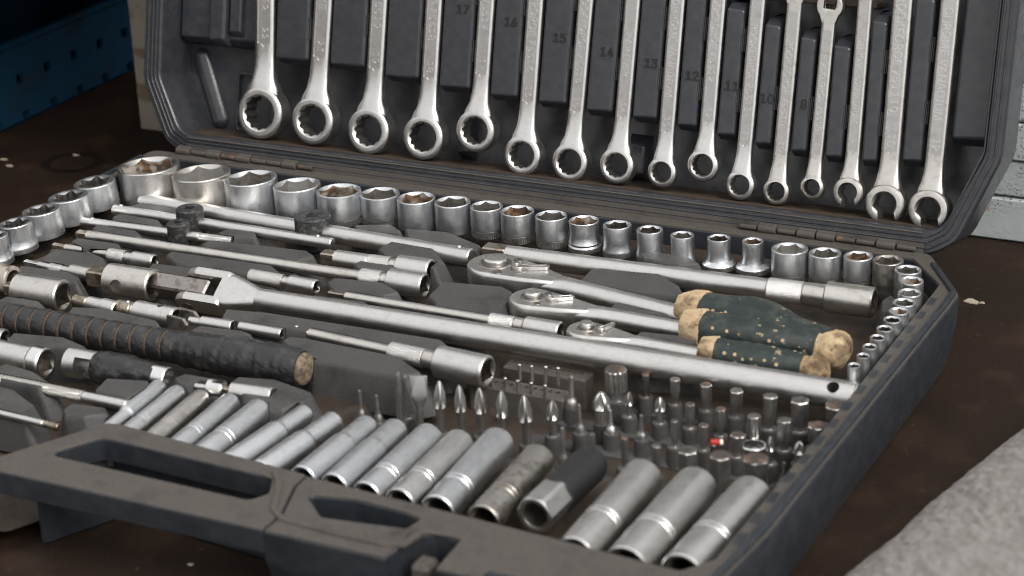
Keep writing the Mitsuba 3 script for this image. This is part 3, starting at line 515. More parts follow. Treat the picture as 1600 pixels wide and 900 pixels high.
BOR = ['rust', 'steel', 'steel_dull', 'steel', 'rust', 'steel_dull', 'rust', 'steel_dull', 'steel_dull', 'rust', 'steel_dull', 'rust', 'steel_dark', 'steel_dark', 'steel_dull', 'steel_dark', 'rust', 'steel', 'steel_dull', 'rust', 'steel_dull']
EXT = ['widest of all, rust inside', 'second widest, streaked grey side', 'clean bore', 'bright hexagon rim', 'brown rust inside', '', 'orange rust patches inside', '', '', 'brownish bore', 'knurled foot', 'narrowing above a knurled foot', '', '', '', 'narrow neck on a wide knurled foot', 'narrowest, rusty bore and wide knurled foot', 'clean and bright after the narrow ones', '', 'orange brown rusty bore', 'dull brownish side, at the right corner']
for i, (x, y, z, D) in enumerate(BACK):
    Lh = [30, 28, 26, 23, 22][i] if i < 5 else 20
    if STY[i] == 'waist': D *= 1.0
    socket('socket', f'{ORD[i]} socket from the left in the back row' + (', ' + EXT[i] if EXT[i] else ', between its slightly larger and smaller neighbours'), G_BACK, x, y, z, D, Lh, STY[i], BOR[i],
           [.35, .2, .1, .5, .3, .25, .6, .2, .0, .4, .3, .5, .1, .6, .3, .2, .5, .45, .5, .2, .35][i], mat=['steel', 'steel_warm', 'steel_satin'][min(i, 2)] if i != 20 else 'steel_dull', wall=.78 if i < 12 else .70, base={11: 1.08, 15: 1.42, 16: 1.58}.get(i, 1.2), tilt=(0, -3 if i < 4 else -1))
E_ = [(-6.4, -91.4, 57, 28.7), (-5.2, -121.8, 57, 27.3), (-5.4, -150.4, 57, 25.2), (-5.6, -176.3, 57, 21.9), (-3.8, -201.1, 57, 19.5)]
for i, (x, y, z, D) in enumerate(E_):
    socket('torx_socket', f'{ORD[i]} star socket from the back in the left column' + [', largest', '', '', ', flared at its foot', ', cut by the photo edge'][i], 'star sockets in the left column', x, y, z, D, 18 if i < 3 else 19,
           ['plain', 'plain', 'plain', 'waist', 'waist'][i] if i < 3 else 'flare', 'steel_dark', .3 + .2 * i, splines=0, tilt=(2, -5))
RC = [(544.8, -48.5, 57, 15.7), (551.2, -64.2, 57, 14.2), (555.4, -82.3, 57, 13.5), (556.5, -97.1, 57, 13), (557.3, -110.3, 57, 11.4), (557.3, -123.3, 57, 10.2), (557, -136.8, 57, 9.1), (556.9, -150, 57, 8.3), (556.5, -163, 57, 7.9), (556.8, -176, 57, 7), (556, -189.7, 57, 6.7)]
for i, (x, y, z, D) in enumerate(RC):
    socket('small_socket', f'{ORD[i]} small socket from the back in the right column' + [', largest of the column', ', rusty bore', ', bright rim', '', '', '', '', '', '', ', second smallest', ', smallest of all'][i], 'small sockets in the right column', x, y, z, D, 19,
           'plain' if i < 6 else 'plain', ['steel_dull', 'rust', 'steel', 'steel_dull', 'rust', 'steel_dark', 'steel_dark', 'steel_dark', 'steel_dark', 'steel_dark', 'steel_dark'][i], .2 * i, wall=.72)
k = thing('rusty_socket', 'rusty discoloured socket cut by the left edge of the photo', 'socket')
me = man(cyl(9, 0, 22, 44, .8)) - m3.Manifold.cylinder(10, 6.5, 6.5, 32).translate([0, 0, 14])
part(k, 'body', xf(me, frame((9.1, -228.5, 42), (25.5, -228.9, 42))), 'rust')

# ------------------------------------------------------------------ deep sockets lying along the front
G_DEEP = 'deep sockets lying along the front'
DEEP = [  # front end, back end, front radius, back radius, step fraction, material, label
 ((208.7, -369.2, 41), (206, -321.4, 41), 3.89, 5.00, .42, 'steel_satin', 'narrowest deep socket, at the left end of the front row'),
 ((222, -371.2, 41), (219.6, -323, 41), 5.11, 5.11, .36, 'steel_satin', 'second deep socket from the left in the front row'),
 ((238.4, -370.9, 41), (235.1, -323.7, 41), 5.55, 5.55, .36, 'steel_warm', 'third deep socket from the left in the front row, warmer stained metal'),
 ((255.6, -370.3, 41), (253.6, -323.1, 41), 6.22, 6.22, .33, 'steel_satin', 'fourth deep socket from the left in the front row'),
 ((273.6, -370.1, 41), (273.6, -325.2, 41), 7.33, 7.33, .33, 'steel_satin', 'fifth deep socket from the left in the front row, widest of the left five'),
 ((292.9, -369.9, 41), (297.8, -319.5, 41), 6.88, 5.55, .62, 'steel_satin', 'sixth deep socket from the left, stepped to a thinner back'),
 ((312.1, -371.3, 41), (316.8, -321.7, 41), 7.10, 5.99, .58, 'steel_satin', 'seventh deep socket from the left, stepped in its middle'),
 ((334.4, -379.4, 41), (335.7, -319.7, 41), 7.44, 6.55, .62, 'steel_satin', 'eighth deep socket from the left, first with its dark bore in view'),
 ((352.8, -380.6, 41), (351.9, -318, 41), 7.55, 6.88, .62, 'steel_satin', 'ninth deep socket from the left in the front row'),
 ((372.2, -382.7, 41), (371.4, -318, 41), 7.88, 7.88, .26, 'steel_satin', 'tenth deep socket from the left in the front row'),
 ((390.7, -382.8, 41), (389.5, -318.5, 41), 8.10, 8.10, .30, 'steel', 'eleventh deep socket from the left in the front row'),
 ((411.6, -383.3, 41), (407.3, -310.4, 41), 8.88, 8.88, .27, 'steel_satin', 'twelfth deep socket from the left, brightest, left of the dull grey one'),
 ((436, -382.7, 41), (434, -318.7, 41), 8.44, 8.44, .30, 'steel_dull', 'dull grey green deep socket left of the black rubber one'),
 None,
 ((489.9, -396.5, 41), (489.8, -316.6, 41), 10.00, 10.00, .34, 'steel', 'large deep socket right of the black rubber one'),
 ((515.5, -397.1, 41), (517.4, -316, 41), 11.00, 11.00, .34, 'steel', 'second largest deep socket, second from the right end of the front row'),
 ((541.4, -393.6, 41), (545.5, -315, 41), 11.00, 11.00, .36, 'steel', 'large deep socket at the right end of the front row'),
]
for q in DEEP:
    if q is None: continue
    a, b, rf, rb, st, mat, lab = q; a, b = np.array(a) - (0, 0, 2.5), np.array(b) - (0, 0, 1); k = thing('deep_socket', lab, 'deep socket', G_DEEP); a = a + (a - b) / np.linalg.norm(a - b) * (13 if rf < 7.35 and lab[:3] in ('nar', 'sec', 'thi', 'fou', 'fif', 'six', 'sev') else 3)
    L = np.linalg.norm(b - a); M = frame(a, b); s = st * L
    if rf == rb: pr = [(0, rf * .93), (.5, rf * .985), (1.0, rf), (s - 1.2, rf), (s - .6, rf * .955), (s, rf * .945), (s + .5, rf * .985), (s + 2.6, rf * .985), (s + 3, rf * .965), (s + 3.4, rf), (L - 2.2, rf), (L - .6, rf * .93), (L, rf * .84)]
    else: pr = [(0, rf * .93), (.5, rf * .985), (1, rf), (s - 1, rf), (s + .8, (rf + rb) / 2), (s + 2.2, rb), (L - 1.6, rb), (L - .4, rb * .92), (L, rb * .84)]
    me = man(polar(pr, 56)) - prism(hexa(rf * 1.32, .3), -1, L * .5) - m3.Manifold.cylinder(rf * .2 + 1, rf * .86, rf * .66, 56).translate([0, 0, -.4])
    if st > .3 and lab.startswith('narrowest'): pass
    me -= m3.Manifold.cube([rb * .9, rb * .9, 16], True).translate([0, 0, L - 4])
    v, f = arr(me); c = v[f].mean(1); rad = np.hypot(c[:, 0], c[:, 1]); ins = (rad < rf * .88) & (c[:, 2] < L * .5 + .1) & (c[:, 2] > 1.2 + rf * .1)
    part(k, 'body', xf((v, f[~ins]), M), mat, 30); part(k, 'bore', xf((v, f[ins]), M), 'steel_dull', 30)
    troughs.append((a, b, max(rf, rb)))
k = thing('spark_plug_socket', 'spark plug socket with a hexagon collar and black rubber sleeve', 'spark plug socket')
a, b = np.array((458.4, -376.1, 41)), np.array((461.3, -315, 41)); L = np.linalg.norm(b - a); M = frame(a, b)
hx = man(polar([(0, 8.6), (.8, 9.6), (22, 9.6), (23, 8.8)], 60)) ^ prism(hexa(17.6, .5), -1, 30)
part(k, 'hexagon_collar', xf(hx - m3.Manifold.cylinder(30, 6.9, 6.9, 40).translate([0, 0, -4]), M), 'steel', 30)
part(k, 'rubber_sleeve', xf(polar([(20, 6), (20.5, 9.5), (23, 9.9), (24, 9.5), (26, 9.9), (27, 9.6), (L - 5, 9.7), (L - 1, 8.8), (L, 7)], 48), M), 'number_plastic', 40)
part(k, 'bore', xf(man(cyl(6.95, .9, 18, 40, .1)) - m3.Manifold.cylinder(30, 6.4, 6.4, 40).translate([0, 0, -4]), M), 'steel_dull')
part(k, 'bore_end', xf(cyl(6.6, 17, 19, 30, .1), M), 'rubber_grip')
troughs.append((a, b, 9))

# ------------------------------------------------------------------ tray surface: one moulded skin with troughs, and raised blocks
gx, gy = np.meshgrid(np.arange(-15, 567, 1.6), np.arange(-445, -11, 1.6), indexing='ij')
Hh = np.full(gx.shape, 26.0)
for sx, sy, sz, D in BACK + E_ + RC: Hh = np.maximum(Hh, 26 + 11 * np.clip((D / 2 + (18 if sx < 20 else 7) - np.hypot(gx - sx, gy - sy)) / 3.0, 0, 1))
Hh = np.where((gy > -40) | (gx > 555), np.maximum(Hh, 37), Hh) + .8 * (meshkit.fbm(np.stack([gx * .04, gy * .04, gx * 0], -1), 3, 2) - .5)
for a, b, r in troughs:
    a, b = np.asarray(a, float), np.asarray(b, float); d = (b - a)[:2]; t = np.clip(((gx - a[0]) * d[0] + (gy - a[1]) * d[1]) / (d @ d), -.01, 1.01)
    q = np.hypot(gx - a[0] - t * d[0], gy - a[1] - t * d[1]); bot = a[2] - r - 3
    Hh = np.where(Hh > bot, bot + (Hh - bot) * np.clip((q - r - .6) / 4.0, 0, 1), Hh)
def dip(poly, z, soft=5.0):
    global Hh
    p = np.asarray(poly.exterior.coords)[:-1]; dist = np.full(gx.shape, 1e9); ins = np.zeros(gx.shape, bool)
    for i in range(len(p)):
        A_, B_ = p[i], p[(i + 1) % len(p)]; d = B_ - A_; t = np.clip(((gx - A_[0]) * d[0] + (gy - A_[1]) * d[1]) / (d @ d), 0, 1); dist = np.minimum(dist, np.hypot(gx - A_[0] - t * d[0], gy - A_[1] - t * d[1]))
        cr = (A_[1] > gy) != (B_[1] > gy); ins ^= cr & (gx < (B_[0] - A_[0]) * (gy - A_[1]) / (B_[1] - A_[1] + 1e-12) + A_[0])
    sd = np.where(ins, -dist, dist); Hh = np.where(Hh > z, z + (Hh - z) * np.clip(sd / soft, 0, 1), Hh)
dip(Polygon([(297, -296), (340, -228), (368, -240), (372, -214), (565, -200), (565, -300)]), 15)          # bit bay
dip(Polygon([(-15, -420), (-15, -445), (196, -445), (218, -398), (170, -392)]), 10)
dip(Polygon([(-15, -362), (80, -362), (180, -380), (180, -400), (-15, -400)]), 20)
for sx, sy, sz, D in BACK + E_ + RC:
    q = np.hypot(gx - sx, gy - sy); Hh = np.minimum(Hh, 28 + 9 * np.clip((q - D / 2 - 4.2) / 2.5, 0, 1))
for _ in range(2):
    Hp = np.pad(Hh, 1, mode='edge'); Hh = .4 * Hh + .15 * (Hp[:-2, 1:-1] + Hp[2:, 1:-1] + Hp[1:-1, :-2] + Hp[1:-1, 2:])
a, b = gx.shape; i, j = np.meshgrid(np.arange(a - 1), np.arange(b - 1), indexing='ij'); q = (i * b + j)
f = np.concatenate([np.stack([q, q + b, q + b + 1], -1).reshape(-1, 3), np.stack([q, q + b + 1, q + 1], -1).reshape(-1, 3)])
from shapely import contains_xy
f = f[contains_xy(inner.buffer(1.2), gx.ravel()[f].mean(1), gy.ravel()[f].mean(1))]
part(case, 'tray_skin', (np.stack([gx, gy, Hh], -1).reshape(-1, 3), f), 'tray_plastic', True, label='dusty brownish floor of the moulded tray')
BLOCKS = [  # corner points of the tops
 [(182.4, -71, 44), (205.4, -60.8, 44), (219.4, -70.6, 44), (192.2, -81.1, 44)], [(218.1, -66.4, 45), (247.8, -62.4, 45), (278.7, -76.2, 45), (279.9, -93.5, 45), (233.5, -87.7, 45)],
 [(22.4, -97.3, 45), (28.1, -87, 45), (62.3, -87.4, 45), (68.7, -98.2, 45), (35.4, -104.4, 45)], [(24.4, -117.9, 45), (25.9, -110.7, 45), (57.6, -111.6, 45), (68, -120.5, 45), (36.6, -127.5, 45)],
 [(25.3, -140.8, 45), (24.1, -133.6, 45), (56.2, -134, 45), (68.7, -143, 45), (41.2, -151.1, 45)], [(27.3, -166.5, 45), (26.9, -159.2, 45), (59.3, -157.7, 45), (70.3, -168, 45), (43.8, -174.7, 45)],
 [(28.8, -199.7, 45), (26.7, -180.2, 45), (55.7, -178.5, 45), (65.2, -182, 45), (67, -197.7, 45), (41.3, -204.2, 45)], [(28.9, -228.8, 45), (23.7, -212.3, 45), (59.5, -209.9, 45), (70.9, -214.5, 45), (76.8, -223.5, 45), (38.3, -231.9, 45)],
 [(109.4, -139.5, 45), (111.5, -130.1, 45), (179.9, -124.2, 45), (189.1, -130.1, 45), (181.5, -145.9, 45), (122.5, -146.5, 45)], [(108, -119, 45), (109.5, -110.9, 45), (129.6, -106.9, 45), (136.2, -115.6, 45), (116.7, -123.1, 45)],
 [(99.4, -163.9, 45), (99.3, -156.8, 45), (172.6, -154.1, 45), (182.9, -161.5, 45), (180.6, -170.3, 45), (114.9, -174.3, 45)], [(219.1, -166.3, 45), (219.2, -157.4, 45), (251.9, -153.4, 45), (268.4, -163.3, 45), (262.4, -172.1, 45), (230.2, -177.3, 45)],
 [(218.9, -133.6, 45), (220.3, -124.9, 45), (238.4, -121.4, 45), (253.4, -133.8, 45), (226.8, -140.9, 45)], [(221.3, -107.2, 46), (223, -92.1, 46), (252.8, -92.6, 46), (272.6, -113, 46), (271.7, -124.8, 46), (231.1, -116.4, 46)],
 [(286.6, -162.5, 45), (284.2, -138.5, 45), (321.4, -132.6, 45), (330.7, -137.6, 45), (336.8, -159.5, 45), (335.8, -174.3, 45), (296.5, -171.3, 45)], [(361.5, -109.7, 46), (360.2, -89, 46), (401.7, -81.7, 46), (420.3, -95.2, 46), (427.5, -109.4, 46), (401.9, -112.1, 46)],
 [(393.8, -138.9, 45), (394.4, -125.2, 45), (418.5, -122.9, 45), (425.9, -129.3, 45), (429.4, -135, 45), (398.8, -143.1, 45)], [(423.2, -176.9, 45), (423.7, -164.1, 45), (445.7, -161.2, 45), (458.9, -165.5, 45), (457.8, -172.5, 45), (429.5, -178.2, 45)],
 [(432.8, -195.1, 44), (435.4, -186.6, 44), (455.3, -185.1, 44), (462.6, -189.5, 44), (437.7, -197.7, 44)], [(104.3, -193.4, 45), (99.6, -178, 45), (128.1, -176.1, 45), (148.4, -185.2, 45), (139.1, -192.2, 45), (116.8, -201, 45)],
 [(190.1, -237.3, 45), (184.4, -224.1, 45), (211.7, -219.5, 45), (324.6, -216.4, 45), (334.3, -224, 45), (329.2, -232.7, 45), (221, -234.1, 45)], [(222.9, -196.2, 45), (222, -185.9, 45), (256.9, -183.8, 45), (268.4, -194.9, 45), (261.4, -200.7, 45), (236.9, -203.3, 45)],
 [(291.7, -193.8, 45), (292.6, -186.3, 45), (326.1, -186.2, 45), (336, -194.2, 45), (328.4, -200.2, 45)], [(240.8, -251.9, 45), (241.5, -244.8, 45), (252.5, -243.3, 45), (312.8, -245.8, 45), (336, -260.2, 45), (328.6, -268.6, 45), (273.5, -270.9, 45)],
 [(93.2, -313, 45), (88.4, -300.1, 45), (120.5, -294.2, 45), (141.2, -300.5, 45), (142.1, -305.9, 45), (107.9, -312.9, 45)], [(101.6, -268.4, 45), (96.6, -255.8, 45), (116.9, -249.8, 45), (156.5, -253.8, 45), (163.4, -259.1, 45), (150.4, -264.3, 45)],
 [(47.8, -267.7, 45), (48.5, -256.6, 45), (72.8, -255.6, 45), (86.7, -264.9, 45), (73.7, -270.1, 45)], [(109.3, -348.2, 45), (113.2, -336.4, 45), (135.3, -339.5, 45), (155.3, -349.4, 45), (151.2, -356.4, 45), (123.9, -355, 45)],
 [(126.6, -369.4, 44), (126.1, -360.7, 44), (138.3, -361.1, 44), (161.3, -372.6, 44), (163, -385.4, 44), (144.8, -386.1, 44)], [(179.1, -372.1, 44), (178.5, -363, 44), (199, -360.6, 44), (204.7, -366.7, 44), (195.5, -375.5, 44), (185, -378.1, 44)],
 [(181.3, -346.9, 45), (177.8, -331.4, 45), (201.6, -325.3, 45), (207.5, -333.6, 45), (204.8, -348.6, 45)], [(244.6, -315, 45), (244.6, -302.5, 45), (265.4, -297.7, 45), (292.5, -304.3, 45), (297.7, -310.8, 45), (289.3, -329.4, 45), (271.6, -326.5, 45)],
 [(210.8, -315.7, 44), (213.9, -308.1, 44), (230.5, -307.7, 44), (242.8, -312.5, 44), (244, -321.7, 44), (218.9, -321.4, 44)], [(181.4, -259.5, 44), (183, -248.8, 44), (210.9, -245.7, 44), (221.9, -249.2, 44), (197.7, -258.9, 44)],
 [(378.1, -55.2, 45), (380, -47.5, 45), (403.8, -45.2, 45), (418.7, -55.5, 45), (406.4, -62.6, 45), (382.4, -60.5, 45)], [(140.1, -84.7, 44), (144.3, -74.1, 44), (161.3, -71.4, 44), (165, -84, 44), (147.3, -90.9, 44)],
 [(535.2, -70, 44), (537.4, -56.6, 44), (544.8, -66.2, 44), (546.5, -79.9, 44), (539.6, -84.6, 44)],
]
def block(key, pts, zb, top_in=1.1, draft=3.2, mat='block_plastic'):
    p = np.array(pts, float); z = p[:, 2].mean(); poly = rnd(Polygon(p[:, :2]).convex_hull.buffer(.01), 1.6)
    if poly.is_empty or poly.area < 5: poly = Polygon(p[:, :2]).convex_hull
    lv = [(zb, -draft), (z - 3.5, -.5), (z - 1.2, .2), (z - .4, .7), (z, top_in)]
    P_ = [np.column_stack([np.asarray(poly.buffer(-o, quad_segs=4).exterior.coords), np.full(len(poly.buffer(-o, quad_segs=4).exterior.coords), zz)]) for zz, o in lv if not poly.buffer(-o).is_empty]
    P_.append(P_[0] + np.array([7.5, 0, 0]))
    bm = m3.Manifold.hull_points(np.vstack(P_).astype(np.float32)); hull = Polygon(np.vstack(P_)[:, :2]).convex_hull
    for a, b, r in troughs:      # keep clear of the tools that lie beside it
        if hull.intersects(LineString([np.asarray(a)[:2], np.asarray(b)[:2]]).buffer(r + .5)):
            F_ = frame(a, b); cy = m3.Manifold.cylinder(float(np.linalg.norm(np.subtract(b, a))) + 1, r + .5, r + .5, 28).transform(F_[:3])
            bm = bm - cy
    part(key, 'divider_block', bm, mat, 28)
for p in BLOCKS: block(case, p, 22)

# ------------------------------------------------------------------ screwdriver bits and small hex bits
for y, x0, x1, zt in ((-208, 436, 560, 30), (-234, 405, 560, 28.5), (-257, 396, 560, 27.5), (-287, 306, 560, 27)):
    part(case, 'bit_strip', xf(rbox(x1 - x0, 9, zt - 20, 1.6), trans((x0 + x1) / 2, y, 10)), 'block_plastic', 40)
for y, zt, n0, xx in ((-208, 34, 12, (368, 405)), (-230, 31, 11, (358, 402))):
    pm = man(rbox(xx[1] - xx[0] + 14, 13, zt - 10, 1.2)); cx = (xx[0] + xx[1]) / 2
    for i in range(n0): pm -= m3.Manifold.cylinder(9, 1.5, 1.5, 12).translate([-(xx[1] - xx[0]) / 2 - 3 + i * (xx[1] - xx[0] + 8) / n0, 1.0, zt - 16])
    part(case, 'bit_plate', xf(pm, trans(cx, y, 10)), 'case_plastic', 30, 'perforated plate that holds the smallest bits')
def bit(kind, x, y, zb, h, w, lab, name='screwdriver_bit', yaw=0.):
    k = thing(name, lab, 'bit', 'bits standing in the front right of the tray'); n = 48; th = np.arange(n) * 2 * np.pi / n + yaw
    M = trans(x, y, zb - 1.5) @ np.array(trimesh.transformations.euler_matrix(rng.normal(0, .018), rng.normal(0, .018), 0)); h = h + 1.5; r = w / 2
    hexr = lambda rr: rr * math.cos(math.pi / 6) / np.cos((th % (math.pi / 3)) - math.pi / 6) 
    spl = lambda rr, q=6, d=.24: rr * (1 - d + d * np.abs(np.cos(q * th / 2)) ** .7)
    crs = lambda rr: rr * np.minimum(1, .34 / np.maximum(np.minimum(np.abs(np.sin(th)), np.abs(np.cos(th))), 1e-3)) * (1 - .0 * th) if rr > 0 else th * 0 + .05
    def cross(rr, thick): return np.minimum(rr, thick / np.maximum(np.minimum(np.abs(np.sin(th)), np.abs(np.cos(th))), 1e-3))
    mat = 'steel'
    if kind == 'pin': pr = [(0, r * 1.7), (h * .14, r * 1.6), (h * .26, r * 1.25), (h * .38, r * .72), (h * .94, r * .62), (h, r * .48)]; base = 3.0
    elif kind == 'flat':
        fl = lambda a_, b_: np.minimum(a_ / np.maximum(np.abs(np.cos(th)), 1e-3), b_ / np.maximum(np.abs(np.sin(th)), 1e-3))
        pr = [(0, 2.0), (h * .42, 1.9), (h * .54, fl(r * .75, 1.9)), (h * .66, fl(r * .98, 1.7)), (h * .985, fl(r, .6)), (h, fl(r * .97, .5))]; base = 3.2
    elif kind == 'phillips':
        pr = [(0, r * .72), (h * .42, r * .68), (h * .5, cross(r * .95, r * .8)), (h * .60, cross(r, r * .26)), (h * .76, cross(r * .95, r * .20)), (h * .90, cross(r * .6, r * .16)), (h, cross(r * .22, r * .14))]; base = 3.2
    elif kind == 'hex': pr = [(0, r * .62), (h * .12, r * .64), (h * .34, r * .80), (h * .5, hexr(r * 1.0)), (h * .97, hexr(r * 1.06)), (h, hexr(r * .96))]; base = max(3.0, r * 1.0)
    elif kind == 'torx': pr = [(0, r * .62), (h * .25, r * .66), (h * .36, spl(r)), (h * .97, spl(r * 1.02)), (h, spl(r * .92))]; base = max(3.0, r * .95)
    elif kind == 'spline': pr = [(0, r * .6), (h * .22, r * .66), (h * .34, spl(r, 12, .2)), (h * .96, spl(r, 12, .2)), (h, spl(r * .9, 12, .12))]; base = max(3., r * .9)
    elif kind == 'short': pr = [(0, hexr(r)), (h - .6, hexr(r)), (h, hexr(r * .86))]; base = 0; mat = 'steel_dull'
    elif kind == 'mini': pr = [(0, r), (h - .3, r * .95), (h, r * .7)]; base = 0
    part(k, 'tip', xf(polar(pr, n), M), mat if kind not in ('hex', 'torx', 'spline', 'short') else ('steel_dark' if rng.random() < .15 else 'steel'), 32)
    if kind in ('hex', 'torx', 'spline', 'short'): part(k, 'tip_face', xf(polar([(h - .1, r * .90), (h + .12, r * .84)], n), M), 'rusty_pin' if rng.random() < .75 else 'steel_dark', 32)
    if base: part(case, 'bit_boss', xf(polar([(0, base + 1.6), (zb - 12.5, base + 1.3), (zb - 11.4, base + .8)], 20), trans(x, y, 10)), 'block_plastic', 35)
    if base: part(k, 'shank', xf(polar([(-9, hexr(base)), (-.5, hexr(base)), (.2, hexr(base * .8))], n), M), 'steel_dark', 32)
BITS = [
 ('pin', 'slender pin bit at the left end of the front bit row', (313, -288.5, 28, 14.5, 3.1)), ('pin', 'second slender pin bit from the left in the front bit row', (324.4, -289.8, 28, 14.4, 3.1)),
 ('flat', 'tall narrow rusty flat bit left of the broad flat blade', (335.3, -285.3, 28, 27.3, 3.8)), ('flat', 'dull flat bit half hidden behind the broad flat blade', (336.1, -279, 28, 22.9, 4.1)),
 ('flat', 'broad flat blade bit, brightest of the left bits', (350, -290.2, 28, 29.8, 9.2)), ('phillips', 'first cross tip bit right of the broad flat blade', (361.3, -288.9, 28, 28.2, 6.4)),
 ('phillips', 'second cross tip bit right of the broad flat blade', (373.4, -287.2, 28, 27.4, 6.1)), ('phillips', 'third cross tip bit right of the broad flat blade', (382.8, -283.3, 28, 25.5, 6.8)),
 ('phillips', 'fourth cross tip bit right of the broad flat blade', (395.8, -284.5, 28, 26.8, 6.4)), ('phillips', 'fifth cross tip bit, leaning, right of the broad flat blade', (409.9, -283.6, 28, 26.7, 7.3)),
 ('phillips', 'sixth cross tip bit right of the broad flat blade', (417.8, -269, 28, 18.3, 6.7)), ('pin', 'tall slender bit beside the perforated plate', (412.7, -234, 28, 16.8, 4.5)),
 ('phillips', 'largest cross tip bit, in front of the large fluted bit', (435.6, -245.9, 28, 16.6, 9.9)), ('pin', 'pin bit in front of the largest cross tip bit, to its left', (430, -260.7, 28, 15, 3)),
 ('pin', 'pin bit in front of the largest cross tip bit, to its right', (445, -254.6, 28, 11.6, 3.4)), ('spline', 'largest dark fluted bit near the middle of the breaker bar', (433, -219.9, 30, 16.8, 12.5)),
 ('hex', 'first small dark headed bit right of the large fluted bit', (446.2, -210.1, 30, 11.5, 4.5)), ('hex', 'second dark headed bit right of the large fluted bit', (464.5, -213.1, 30, 13.3, 5.9)),
 ('hex', 'third dark headed bit right of the large fluted bit', (482.7, -213.5, 30, 13.6, 6.5)), ('hex', 'fourth dark headed bit right of the large fluted bit', (499.9, -214.9, 30, 13.9, 7.1)),
 ('hex', 'fifth dark headed bit right of the large fluted bit', (521, -222.1, 30, 17.1, 7.7)), ('hex', 'sixth, large dark headed bit in the back bit row', (536.2, -218.3, 30, 15.9, 9.7)),
 ('hex', 'widest dark headed bit, at the right end of the back bit row', (553.7, -211.1, 30, 13.3, 11.7)), ('phillips', 'narrow cross tip bit right of the large fluted bit', (445.8, -232.5, 28, 12.5, 4.5)),
 ('phillips', 'shiny cross tip bit in the second row between dark headed bits', (464, -233.5, 28, 13.2, 5.8)), ('torx', 'first star bit of the second bit row', (480.9, -233.2, 28, 12.3, 5.4)),
 ('torx', 'second star bit of the second bit row', (499.1, -235.7, 28, 13.7, 6)), ('torx', 'third star bit of the second bit row, above the bright ring', (519.4, -241, 28, 15.8, 7.3)),
 ('torx', 'fourth star bit of the second bit row', (534.8, -238.6, 28, 15.4, 7.9)), ('torx', 'widest star bit, at the right end of the second bit row', (550.1, -230.7, 28, 11.7, 11.2)),
 ('pin', 'pin bit of the third bit row left of the bits with flat tops', (462.8, -255.4, 28, 12.6, 3.3)), ('hex', 'narrow flat topped bit of the third bit row', (481.8, -257.2, 28, 13.6, 4.3)),
 ('hex', 'flat topped bit left of the red plug', (496.6, -254.3, 28, 12.5, 5.6)), ('torx', 'star bit right of the red plug', (515.2, -254.5, 28, 10.6, 8.2)),
 ('phillips', 'slim bit with a pointed tip right of the bright ring', (533.4, -256.3, 28, 13.8, 4.5)), ('phillips', 'cross tip bit nearest to the right wall of the case', (547.1, -250.6, 28, 10.9, 6.8)),
 ('pin', 'first pin bit of the front row behind the black rubber sleeve', (436.7, -297, 28, 19.3, 3.6)), ('hex', 'slim bit of the front row above the black rubber sleeve', (448.5, -286.7, 28, 13.5, 3.9)),
 ('hex', 'slim bit of the front row above the large deep sockets', (467.3, -289, 28, 15.6, 4.2)), ('hex', 'bit of the front row left of the three thick hexagon bits', (485.7, -291.2, 28, 15.8, 5.2)),
 ('short', 'first thick hexagon bit of the front row, narrowest of three', (501.1, -286.4, 28, 14, 10.3)), ('short', 'middle thick hexagon bit of the front row, below the red plug', (519.9, -291.9, 28, 17.8, 11.1)),
 ('short', 'widest thick hexagon bit of the front row', (535.9, -285.2, 28, 15.6, 13.6)), ('pin', 'short pin at the right end of the front bit row', (547, -274.8, 28, 10.3, 2.9)),
]
for kd, lab, (x, y, z, h, w) in BITS: bit(kd, x, y, z, h, w, lab, yaw=-.52 if lab.startswith('broad') else rng.uniform(0, 1.5))
for i, (x, y, z, h, w) in enumerate([(376.6, -222.9, 33, 8.1, 2.1), (383.9, -222.7, 33, 8.5, 2.1), (391.5, -221.4, 33, 8.9, 2.1), (399.1, -221, 33, 9.3, 2.1)]): bit('mini', x, y, z, h, w, f'{ORD[i]} tiny bit from the left in the back row of the perforated plate', 'small_bit')
for i, (x, y, z, h, w) in enumerate([(365.2, -235, 30, 7, 2.1), (373.5, -235.2, 30, 7.7, 2.1), (381.1, -234.8, 30, 7.3, 2.5), (389.3, -235, 30, 7.7, 2.1), (397.9, -235.9, 30, 8, 2.1)]): bit('mini', x, y, z, h, w, f'{ORD[i]} tiny bit from the left in the front row of the perforated plate', 'small_bit')
k = thing('plug', 'small red plastic plug with a white end among the bits', 'plug'); q = np.array((505.2, -266.8, 38)); e = np.array((511.5, -264.2, 38))
part(k, 'red_body', xf(cyl(1.7, 0, 4.6, 20, .4), frame(q, e)), 'red_plastic'); part(k, 'white_end', xf(cyl(1.6, 4.6, 6.4, 20, .5), frame(q, e)), 'white_plastic')
part(k, 'stem', xf(cyl(1.6, 0, 12, 16, .3), trans(q[0] + 1.5, q[1] + .3, 25)), 'steel_dark')
k = thing('ring', 'small bright metal ring lying round the foot of a star bit', 'ring'); q = np.array((522.4, -249.6, 30))
part(k, 'band', xf(man(cyl(6.5, 0, 2.0, 36, .4)) - m3.Manifold.cylinder(9, 5.2, 5.2, 30, True), trans(*q)), 'steel_bright')

